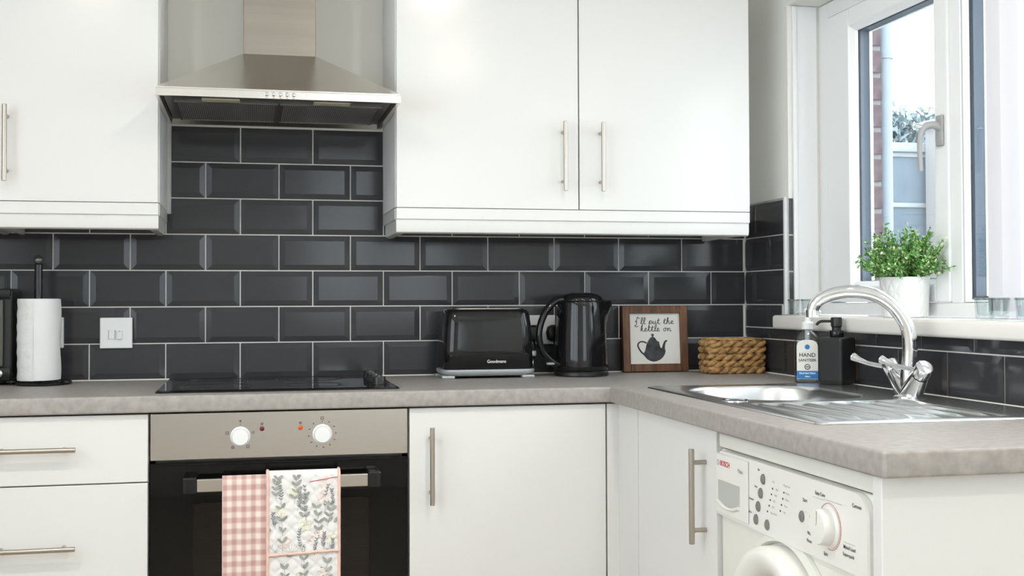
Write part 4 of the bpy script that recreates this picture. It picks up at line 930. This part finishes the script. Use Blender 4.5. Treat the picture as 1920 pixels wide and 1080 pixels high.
GL = {'I': ([[(.75,1.7),(.7,2.15),(.5,2.1),(.42,1.4),(.4,.5),(.2,-.45),(-.05,-.5),(.15,-.85),(.8,-.75)], [(.42,.6),(.1,.75),(.2,1.2)]], .95), "'": ([[(0,2.0),(.08,1.55)]], .35),
 'l': ([[(0,.1),(.35,.9),(.52,1.7),(.38,2.05),(.2,1.5),(.2,.4),(.35,0),(.62,.15)]], .6), 'p': ([[(0,.2),(.3,1.0),(.15,0),(-.05,-1.0)], [(.2,.55),(.45,1.0),(.72,.8),(.66,.3),(.4,.05),(.25,.2)], [(.66,.3),(.98,.2)]], .98),
 'u': ([[(0,.2),(.1,.9),(.08,.3),(.25,0),(.52,.3),(.62,.95),(.62,.3),(.78,0),(1.0,.2)]], 1.0), 't': ([[(0,.2),(.3,1.2),(.36,1.75),(.26,.6),(.3,.1),(.5,0),(.75,.2)], [(.02,1.12),(.68,1.25)]], .75),
 'h': ([[(0,.1),(.3,1.2),(.42,1.95),(.26,1.9),(.15,1),(.1,0),(.25,.7),(.5,.95),(.6,.6),(.6,.1),(.78,0),(1.0,.2)]], 1.0), 'e': ([[(0,.2),(.35,.5),(.5,.8),(.3,1.0),(.12,.6),(.2,.1),(.45,0),(.78,.25)]], .78),
 'k': ([[(0,.1),(.3,1.3),(.38,1.95),(.22,1.8),(.1,.9),(.05,0)], [(.1,.4),(.52,.95),(.26,.5),(.6,0),(.84,.15)]], .84), 'o': ([[(.45,.95),(.15,.8),(.1,.25),(.35,0),(.62,.3),(.56,.8),(.4,.95),(.92,.85)]], .92),
 'n': ([[(0,.85),(.1,.9),(.12,0),(.3,.7),(.55,.95),(.66,.6),(.66,.1),(.8,0),(1.05,.2)]], 1.05), ' ': ([], .75)}
for s, x, y, k in (("I'll put the", 226, 298, 66), ('kettle on', 318, 418, 67)):
    bm = new()
    for ch in s:
        st, adv = GL[ch]
        for q in st:
            pts = crom([Vector((x+p[0]*k, y-p[1]*k*0.78, 0)) for p in q], 5); ribbon(bm, [(p.x, p.y) for p in pts], 10.5, lambda q_: SP(q_.x, q_.y, 0.0001))
        x += adv*k
    fin('handwritten_line', bm, INK, bd, smooth=0, recalc=False, kind='stuff', label='black handwritten words')
bm = new(); box(bm, 1.905, 1.928, -0.0175, -0.0155, ZT+0.003, ZT+0.10); fin('back_stay', bm, WOODF, t, smooth=0)

# ================================================================== BASKET
BX, BY = 2.1215, -0.150; bw, bd_, rows = 0.094, 0.050, 5
t = thing('woven_basket', 'woven water-hyacinth basket in the tiled corner', 'basket', (BX, BY, ZT))
def loop_pts(hw, hd, r, z, n):
    base = rrect(BX-hw, BX+hw, BY-hd, BY+hd, r, z, 6); L = []; P = base+[base[0]]
    D = [0]
    for a, c in zip(P[:-1], P[1:]): D.append(D[-1]+(c-a).length)
    tot = D[-1]; out = []; j = 0
    for i in range(n):
        s = tot*i/n
        while D[j+1] < s: j += 1
        out.append(P[j].lerp(P[j+1], (s-D[j])/(D[j+1]-D[j]+1e-9)))
    return out
rr = random.Random(5)
for k in range(rows):
    zc = ZT + 0.0118 + k*0.0193; hw, hd = bw-0.011+0.0008*k, bd_-0.011+0.0006*k
    P = loop_pts(hw, hd, 0.014, zc, 260); T, N = frames(P, True); ph0 = rr.uniform(0, 6); tw = 7*PI+PI*rr.randint(-1, 1)
    bm = new()
    for st in range(2):
        ctr = []; rad = []
        for i, p in enumerate(P):
            a = ph0 + st*PI + tw*2*i/len(P); outw = T[i].cross(Vector((0,0,1))).normalized()
            ctr.append(p + outw*math.cos(a)*0.0050 + Vector((0,0,1))*math.sin(a)*0.0050); rad.append(0.0078+0.0009*math.sin(i*0.31+st*2+k))
        tube(bm, ctr, rad, 7, closed=True)
    fin('rope_row', bm, STRAW, t, smooth=70)
bm = new(); z = ZT+0.0118+rows*0.0193-0.006
tube(bm, loop_pts(bw-0.010, bd_-0.010, 0.014, z, 120), 0.0036, 8, closed=True); fin('rim_cord', bm, STRAW, t, smooth=70)
bm = new(); zb, zu = ZT+0.003, z-0.004
A_ = lambda i, zz_: rrect(BX-bw+0.021+i, BX+bw-0.021-i, BY-bd_+0.021+i, BY+bd_-0.021-i, 0.010, zz_, 6)
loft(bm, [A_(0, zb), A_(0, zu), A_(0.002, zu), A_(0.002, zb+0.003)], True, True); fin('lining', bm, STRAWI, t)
bm = new(); M = Matrix.Translation((BX-0.028, BY-0.004, zb+0.0035)) @ Matrix.Rotation(0.2, 4, 'Z'); box(bm, -0.022, 0.022, -0.007, 0.007, 0, 0.0935, 0.004, 2, M)
tag(fin('wrapped_packet', bm, REDP), 'red wrapped packet standing in the woven basket', 'packet')

# ================================================================== SANITISER AND SOAP
zs = ZT+0.0046
t = thing('sanitiser_bottle', 'clear hand sanitiser bottle with a white pump beside the sink', 'bottle', (2.146, -0.598, ZT), rotz=0.0)
SX, SYc = 2.140, -0.606; rz = math.radians(-28); zs0 = ZT+0.0005
MBt = Matrix.Translation((SX, SYc, zs0)) @ Matrix.Rotation(rz, 4, 'Z')
def bl(hw, hd, r, z): return [MBt @ p for p in rrect(-hw, hw, -hd, hd, r, z, 6)]
prof = [(0.030, 0.017, 0.010, 0.0), (0.0335, 0.0195, 0.012, 0.004), (0.0335, 0.0195, 0.012, 0.098), (0.0325, 0.019, 0.012, 0.110), (0.028, 0.0175, 0.012, 0.121), (0.020, 0.015, 0.011, 0.130), (0.0135, 0.0125, 0.011, 0.136), (0.012, 0.012, 0.0115, 0.141)]
bm = new(); loft(bm, [bl(*p) for p in prof]); bt = fin('bottle', bm, CLEARP, t, smooth=50)
bm = new(); loft(bm, [bl(p[0]-0.0018, p[1]-0.0018, max(p[2]-0.0018, 0.006), p[3]+0.0015) for p in prof[:3]] ); fin('gel', bm, GEL, bt, smooth=50)
bm = new(); Lp = [(-0.027, 0.012), (0.027, 0.012), (0.027, 0.098)] + [(0.027-0.020+0.020*math.cos(a), 0.098+0.016*math.sin(a)) for a in [PI/2*k/4 for k in range(1, 5)]] + [(-0.007-0.020*math.sin(a), 0.098+0.016*math.cos(a)) for a in [PI/2*k/4 for k in range(0, 5)]]
prism(bm, Lp, lambda p: MBt @ Vector((p[0], -0.0199, p[1])), lambda p: MBt @ Vector((p[0], -0.0203, p[1]))); lb = fin('label', bm, LABELW, bt, smooth=0, label='white and blue printed label')
bm = new(); box(bm, -0.0268, 0.0268, -0.0206, -0.0204, 0.0125, 0.033, 0, 1, MBt); fin('label_band', bm, LABELB, lb, smooth=0)
MX = MBt @ Matrix(((1,0,0,0),(0,0,-1,-0.0207),(0,1,0,0),(0,0,0,1)))
for s, z, sz, mt in (('HAND', 0.074, 0.0145, INK), ('SANITISER', 0.0605, 0.0098, INK), ('KILLS BACTERIA', 0.0265, 0.0058, INKW), ('500ml', 0.018, 0.005, INKW)):
    bm = new(); text_into(bm, s, sz, MX @ Matrix.Translation((0, z, 0)), bold=0.0002); fin('label_lettering', bm, mt, lb, smooth=0)
bm = new(); prism(bm, [(0.0065*math.cos(2*PI*k/20), 0.0955+0.0065*math.sin(2*PI*k/20)) for k in range(20)], lambda p: MX @ Vector((p[0], p[1], 0)), lambda p: MX @ Vector((p[0], p[1], 0.0002))); fin('round_emblem', bm, LABELB, lb, smooth=0)
bm = new(); tube(bm, [MX @ Vector((0.0065*math.cos(2*PI*k/20), 0.0435+0.0065*math.sin(2*PI*k/20), 0)) for k in range(20)], 0.0011, 5, closed=True); tube(bm, [MX @ Vector((-0.004, 0.0435, 0)), MX @ Vector((0.004, 0.0435, 0))], 0.0011, 5); fin('round_seal', bm, INK, lb)
bm = new(); lathe(bm, [(0.0125, 0.1415), (0.0155, 0.142), (0.0155, 0.158), (0.014, 0.160), (0.0085, 0.1615), (0.007, 0.170), (0.0045, 0.172), (0.0045, 0.186), (0, 0.186)], 32, MBt); pu = fin('pump_collar', bm, WHITEP, t)
bm = new(); lathe(bm, [(0.0, 0.186), (0.009, 0.1865), (0.0095, 0.190), (0.008, 0.196), (0, 0.197)], 24, MBt); tube(bm, [MBt @ Vector(p) for p in ((0, 0, 0.1915), (0.014, 0.0, 0.1915), (0.028, 0.0, 0.190), (0.035, 0, 0.186))], 0.0036, 10); fin('pump_head', bm, WHITEP, t, smooth=60)
bm = new(); lathe(bm, [(0.0065, 0.139), (0.0060, 0.112), (0.0035, 0.108), (0.0035, 0.02)], 14, MBt); fin('dip_tube', bm, WHITEP, bt)

t = thing('soap_dispenser', 'matt black square soap dispenser behind the sink', 'soap dispenser', (2.172, -0.71, zs))
MD_ = Matrix.Translation((2.168, -0.712, zs+0.0003)) @ Matrix.Rotation(math.radians(31), 4, 'Z')
def sl(h, r, z): return [MD_ @ p for p in rrect(-h, h, -h, h, r, z, 5)]
bm = new(); loft(bm, [sl(0.0315, 0.005, 0.0), sl(0.0325, 0.005, 0.003), sl(0.0345, 0.006, 0.006), sl(0.035, 0.006, 0.012), sl(0.035, 0.006, 0.112), sl(0.034, 0.007, 0.1165), sl(0.029, 0.008, 0.119)]); fin('bottle', bm, BLACKS, t, smooth=40)
bm = new(); lathe(bm, [(0, 0.1192), (0.0175, 0.1192), (0.018, 0.1205), (0.018, 0.135), (0.0172, 0.1365), (0, 0.1365)], 32, MD_); fin('collar', bm, BLACKG, t)
bm = new(); lathe(bm, [(0, 0.1367), (0.0118, 0.1367), (0.0118, 0.144), (0.0142, 0.147), (0.0145, 0.166), (0.0125, 0.1695), (0, 0.170)], 30, MD_); hdp = fin('pump_head', bm, BLACKM, t)
nd = Vector((-0.92, 0.40, 0)).normalized(); o = Vector((2.168, -0.712, zs+0.160))
bm = new(); tube(bm, crom([o+nd*0.012, o+nd*0.030, o+nd*0.040+Vector((0,0,-0.001)), o+nd*0.046+Vector((0,0,-0.005)), o+nd*0.050+Vector((0,0,-0.010))], 4), 0.0036, 12); fin('nozzle', bm, BLACKM, hdp, smooth=60)

# ================================================================== SILL OBJECTS
zz = SZ1+0.0006
PXc, PYc = 2.272, -0.862
t = thing('potted_plant', 'white diamond-textured pot of green artificial boxwood on the sill', 'plant', (PXc, PYc, zz))
M = Matrix.Translation((PXc, PYc, zz)); H = 0.0985
def lattice(r, z, a):
    if r < 0.05 or z < 0.004 or z > H-0.006: return r, z
    k = 15; s1 = abs(((a*k/(2*PI) + z/0.021*0.5) % 1) - 0.5)*2; s2 = abs(((a*k/(2*PI) - z/0.021*0.5) % 1) - 0.5)*2
    return r + 0.0016*min(1.0, min(s1, s2)*2.2) - 0.0008, z
prof = [(0, 0), (0.052, 0), (0.0535, 0.002)] + [(0.0538+0.0052*z/H, z) for z in [0.004+(H-0.010)*k/44 for k in range(45)]] + [(0.0592, H-0.003), (0.0588, H), (0.0555, H), (0.0545, H-0.010), (0, H-0.012)]
bm = new(); lathe(bm, prof, 180, M, lattice); pot = fin('pot', bm, POTM, t, smooth=25)
bm = new(); lathe(bm, [(0.0, H-0.004), (0.03, H-0.005), (0.053, H-0.0095), (0.0535, H-0.0098)], 40, M); fin('moss', bm, SOIL, pot)
bm = new(); bs = new(); rp = random.Random(11)
for i in range(230):
    th = rp.uniform(0, 2*PI); el = math.acos(rp.uniform(0.05, 1.0)); 
    d = Vector((math.sin(el)*math.cos(th), math.sin(el)*math.sin(th), math.cos(el)*0.95+0.10)).normalized()
    root = Vector((PXc+0.030*math.cos(th)*rp.random(), PYc+0.030*math.sin(th)*rp.random(), zz+H-0.004)); Ls = rp.uniform(0.060, 0.105)*(1.0+0.25*d.z)
    bend = Vector((rp.uniform(-1,1), rp.uniform(-1,1), rp.uniform(-0.2,0.9)))*0.018
    pts = [root + d*Ls*s + bend*s*s for s in (0, 0.25, 0.5, 0.75, 1.0)]
    if pts[-1].x > 2.325: 
        for p in pts: p.x = PXc + (p.x-PXc)*0.5
    tube(bs, pts, 0.0007, 4, caps=False)
    for j in range(36):
        s = 0.22+0.78*(j/35); q = pts[min(3, int(s*4))].lerp(pts[min(4, int(s*4)+1)], (s*4) % 1 if s < 1 else 1)
        ld = (d*0.7 + Vector((rp.gauss(0,1), rp.gauss(0,1), rp.gauss(0,1)))*0.75).normalized(); sd = ld.cross(Vector((rp.gauss(0,1), rp.gauss(0,1), rp.gauss(0,1)))).normalized()
        ln, wd = rp.uniform(0.008, 0.0135), rp.uniform(0.0020, 0.0034); nn = ld.cross(sd)
        v = [bm.verts.new(c) for c in (q, q+ld*ln*0.5+sd*wd+nn*0.0006, q+ld*ln, q+ld*ln*0.5-sd*wd+nn*0.0006)]; bm.faces.new(v)
fin('foliage', bm, LEAF, t, smooth=0, recalc=False, kind='stuff'); fin('stems', bs, STEMM, t, kind='stuff')

def tumbler(x, y, r, h, lab):
    t = thing('glass_cup', lab, 'glass', (x, y, zz), 'clear glass on the sill')
    M = Matrix.Translation((x, y, zz))
    def facet(rr, z, a): return rr*(1+0.03*math.cos(a*9)*(1 if rr > r*0.8 else 0)), z
    bm = new(); lathe(bm, [(0, 0.0), (r*0.80, 0.0), (r*0.86, 0.003), (r*0.92, h*0.5), (r*0.98, h*0.88), (r, h), (r-0.0022, h), (r-0.0042, h*0.6), (r-0.006, 0.010), (0, 0.008)], 54, M, facet); g = fin('cup', bm, CLEARG, t, smooth=40)
    bm = new(); tube(bm, [(x+r*0.99*math.cos(a), y+r*0.99*math.sin(a), zz+h*0.93) for a in [2*PI*k/36 for k in range(36)]], 0.0022, 8, closed=True); fin('bead_rim', bm, CLEARG, g, smooth=60)
tumbler(2.226, -0.352, 0.0165, 0.046, 'small clear glass cup at the tiled end of the sill')
tumbler(2.250, -0.385+0.0, 0.0165, 0.046, 'small clear glass cup behind the tap spout')
tumbler(2.235, -1.238, 0.021, 0.047, 'clear glass cup nearest the window handle on the sill')
tumbler(2.226, -1.300, 0.021, 0.047, 'clear glass cup in the middle of the near row on the sill')
tumbler(2.228, -1.392, 0.025, 0.047, 'clear glass cup at the near end of the sill')

# ================================================================== TEXTILES ON THE OVEN HANDLE
def drape(x0, x1, ztop, zbot_f, zbot_b, lift, wob, quilt):
    """returns f(u, v): v runs up the back layer, over the bar and down the front"""
    yb, yf = -0.6185-0.0-0.0, -0.6445-lift
    R = (yb-yf)/2; ym = (yb+yf)/2; zc = ztop-R*0.55
    Lb, La, Lf = zc-zbot_b, PI*R*0.8, zc-zbot_f; tot = Lb+La+Lf
    def f(u, v):
        s = v*tot
        if s < Lb: y, z, front = yb, zbot_b+s, 0
        elif s < Lb+La:
            a = PI*(s-Lb)/La; y, z, front = ym+R*math.cos(a), zc+R*0.55*math.sin(a), 0.3
        else: y, z, front = yf, zc-(s-Lb-La), 1
        x = x0+(x1-x0)*u
        dn = max(0, min(1, (ztop-z)/0.12))
        w = wob*math.sin(u*7.5+0.7+2.0*(ztop-z))*dn*front
        q = 0
        if quilt and front == 1:
            pa = ((x-x0)*0.9+(z-0.2))/0.034; pb = ((x-x0)*0.9-(z-0.2))/0.034
            ga = abs((pa % 1)-0.5)*2; gb = abs((pb % 1)-0.5)*2
            q = 0.0038*(1-max(ga, gb)**5)
        return Vector((x, y-abs(w)-q, z))
    return f, (Lb, La, Lf, tot)
t = thing('tea_towel', 'pink and cream gingham tea towel hanging on the oven handle', 'tea towel', (0.694, -0.634, 0.7))
f, _ = drape(0.6432, 0.7435, 0.7185, 0.395, 0.43, 0.002, 0.004, False)
bm = new(); grid(bm, f, 24, 80, uv=True); fin('cloth', bm, GING, t, smooth=70, recalc=False)
bm = new(); tube(bm, [f(0.004, v/40)+Vector((0.0004,0,0)) for v in range(20, 41)], 0.0011, 6); fin('hem', bm, pmat('blush_hem', (0.80, 0.58, 0.53), 0.9), t)
t = thing('oven_glove', 'quilted floral oven glove with blush binding on the oven handle', 'oven glove', (0.829, -0.634, 0.7))
f, (Lb, La, Lf, tot) = drape(0.7445, 0.9140, 0.7265, 0.380, 0.42, 0.0045, 0.002, True)
bm = new(); grid(bm, f, 48, 160, uv=True); gl_ = fin('quilted_pad', bm, QUILT, t, smooth=70, recalc=False)
for u in (0.012, 0.988):
    bm = new(); tube(bm, [f(u, v/60)+Vector((0, -0.0012 if v/60*tot > Lb+La else 0.0, 0)) for v in range(0, 61)], 0.0036, 8); fin('side_binding', bm, BIND, t, smooth=60)
def gs(px, py, lift=0.0008):              # print sketch: px 0..1 across, py metres below the top fold
    v = (Lb+La+py-0.0)/tot; p = f(px, min(v, 1)); return p+Vector((0, -lift, 0))
zr = 0.186
bm = new(); tube(bm, [gs(0.02+0.96*k/24, zr-0.006*k/24, 0.0035) for k in range(25)], 0.0034, 8); fin('pocket_binding', bm, BIND, t, smooth=60)
bm = new(); tube(bm, [gs(0.58+0.40*k/10, 0.018-0.010*k/10, 0.0012) for k in range(11)], 0.0011, 6); fin('loop_stitch', bm, pmat('rose_stitch', (0.55, 0.20, 0.22), 0.8), t)
W_ = 0.1695
def leaf(bm, x, y, ang, ln, wd, lift=0.0014):
    c, s = math.cos(ang), math.sin(ang); P = []
    for k in range(12):
        a = 2*PI*k/12; lx, ly = ln*0.5*(1-math.cos(a)), wd*0.5*math.sin(a)*(1 if True else 0)
        P.append((x+(lx*c-ly*s), y-(lx*s+ly*c)))
    vv_ = [bm.verts.new(gs(max(0.04, min(0.96, p[0]/W_)), max(0.0, p[1]), lift)) for p in P]; bm.faces.new(vv_)
lf, st, bh, ye = new(), new(), new(), new(); rg = random.Random(21)
def stem(x, y, x2, y2, w=0.0006):
    n = 8; bow = rg.uniform(-0.004, 0.004); pts = [(x+(x2-x)*k/n+bow*math.sin(PI*k/n), y+(y2-y)*k/n) for k in range(n+1)]
    ribbon(st, pts, w, lambda q: gs(max(0.03, min(0.97, q.x/W_)), max(0, q.y), 0.0012)); return pts
def sprig(x, y, top, big=True):           # upright stem with paired leaves
    pts = stem(x, y, x+rg.uniform(-0.006, 0.008), top)
    for i, (px, py) in enumerate(pts[2:]):
        for s in (-1, 1):
            a = PI/2 - s*rg.uniform(0.5, 0.95); ln = rg.uniform(0.013, 0.019) if big else rg.uniform(0.005, 0.008)
            if big and i % 2: continue
            leaf(lf if big else st, px, py, a, ln, ln*(0.42 if big else 0.34))
def fan(x, y, r):
    for k in range(9):
        a = PI*(0.08+0.84*k/8); stem(x, y, x+r*math.cos(a), y-r*math.sin(a), 0.0004)
for x, y, r, m_ in ((0.088, 0.118, 0.017, ye), (0.030, 0.085, 0.014, ye), (0.120, 0.140, 0.012, bh), (0.100, 0.150, 0.010, bh), (0.150, 0.150, 0.013, ye), (0.040, 0.158, 0.016, bh), (0.130, 0.055, 0.016, bh), (0.060, 0.040, 0.015, ye), (0.137, 0.022, 0.018, bh), (0.075, 0.245, 0.018, ye), (0.130, 0.235, 0.016, bh), (0.035, 0.240, 0.014, bh)):
    for k in range(5): leaf(m_, x, y, 2*PI*k/5+0.4, r, r*0.8, 0.0009)
sprig(0.036, 0.185, 0.080); sprig(0.118, 0.150, 0.080); sprig(0.092, 0.115, 0.055); sprig(0.140, 0.125, 0.075); sprig(0.062, 0.07, 0.012); sprig(0.022, 0.06, 0.010); sprig(0.085, 0.280, 0.20); sprig(0.140, 0.290, 0.21); sprig(0.035, 0.30, 0.22)
for x, y, tp in ((0.090, 0.105, 0.030), (0.070, 0.085, 0.045), (0.135, 0.090, 0.028), (0.032, 0.070, 0.020), (0.110, 0.190, 0.148), (0.132, 0.180, 0.140), (0.150, 0.190, 0.155), (0.080, 0.180, 0.130), (0.155, 0.08, 0.04), (0.02, 0.125, 0.09)): sprig(x, y, tp, False)
for x, y, r in ((0.020, 0.180, 0.022), (0.058, 0.182, 0.020), (0.025, 0.112, 0.018), (0.140, 0.178, 0.016)): fan(x, y, r)
for x, y, a in ((0.083, 0.183, 1.4), (0.045, 0.19, 0.2), (0.010, 0.13, 2.4), (0.155, 0.115, 0.8)): leaf(lf, x, y, a, 0.018, 0.008)
fin('leaf_print', lf, LEAFP, gl_, smooth=0, recalc=False, kind='stuff'); fin('stem_print', st, STEMP, gl_, smooth=0, recalc=False, kind='stuff')
fin('blush_flower_print', bh, BLUSHP, gl_, smooth=0, recalc=False, kind='stuff'); fin('lemon_flower_print', ye, YELP, gl_, smooth=0, recalc=False, kind='stuff')

# ================================================================== CEILING DOWNLIGHTS
for i, (x, y, lab) in enumerate(((0.10, -1.95, 'added unseen ceiling downlight over the drawers'), (1.45, -1.95, 'added unseen ceiling downlight over the middle of the floor'), (1.74, -3.27, 'recessed ceiling downlight by the rear window'))):  # first two added for brightness, out of view; third follows the door highlight
    t = thing('downlight', lab, 'downlight', (x, y, ZC), 'ceiling downlights')
    M = Matrix.Translation((x, y, ZC-0.0005)) @ Matrix.Rotation(PI, 4, 'X')
    bm = new(); lathe(bm, [(0.046, 0), (0.048, 0.003), (0.043, 0.006), (0.036, 0.003), (0.036, 0)], 36, M); fin('bezel', bm, WHITEP, t)
    bm = new(); lathe(bm, [(0.0355, 0.001), (0.02, 0.0016), (0, 0.002)], 30, M); fin('lens', bm, GLOW, t)
    ld = bpy.data.lights.new('downlight_lamp', 'AREA'); ld.shape = 'DISK'; ld.size = 0.07; ld.energy = LAMP_W; ld.color = LAMP_COL
    lo = bpy.data.objects.new('downlight_lamp', ld); COL.objects.link(lo); lo.parent = t; lo.location = (0, 0, -0.009)
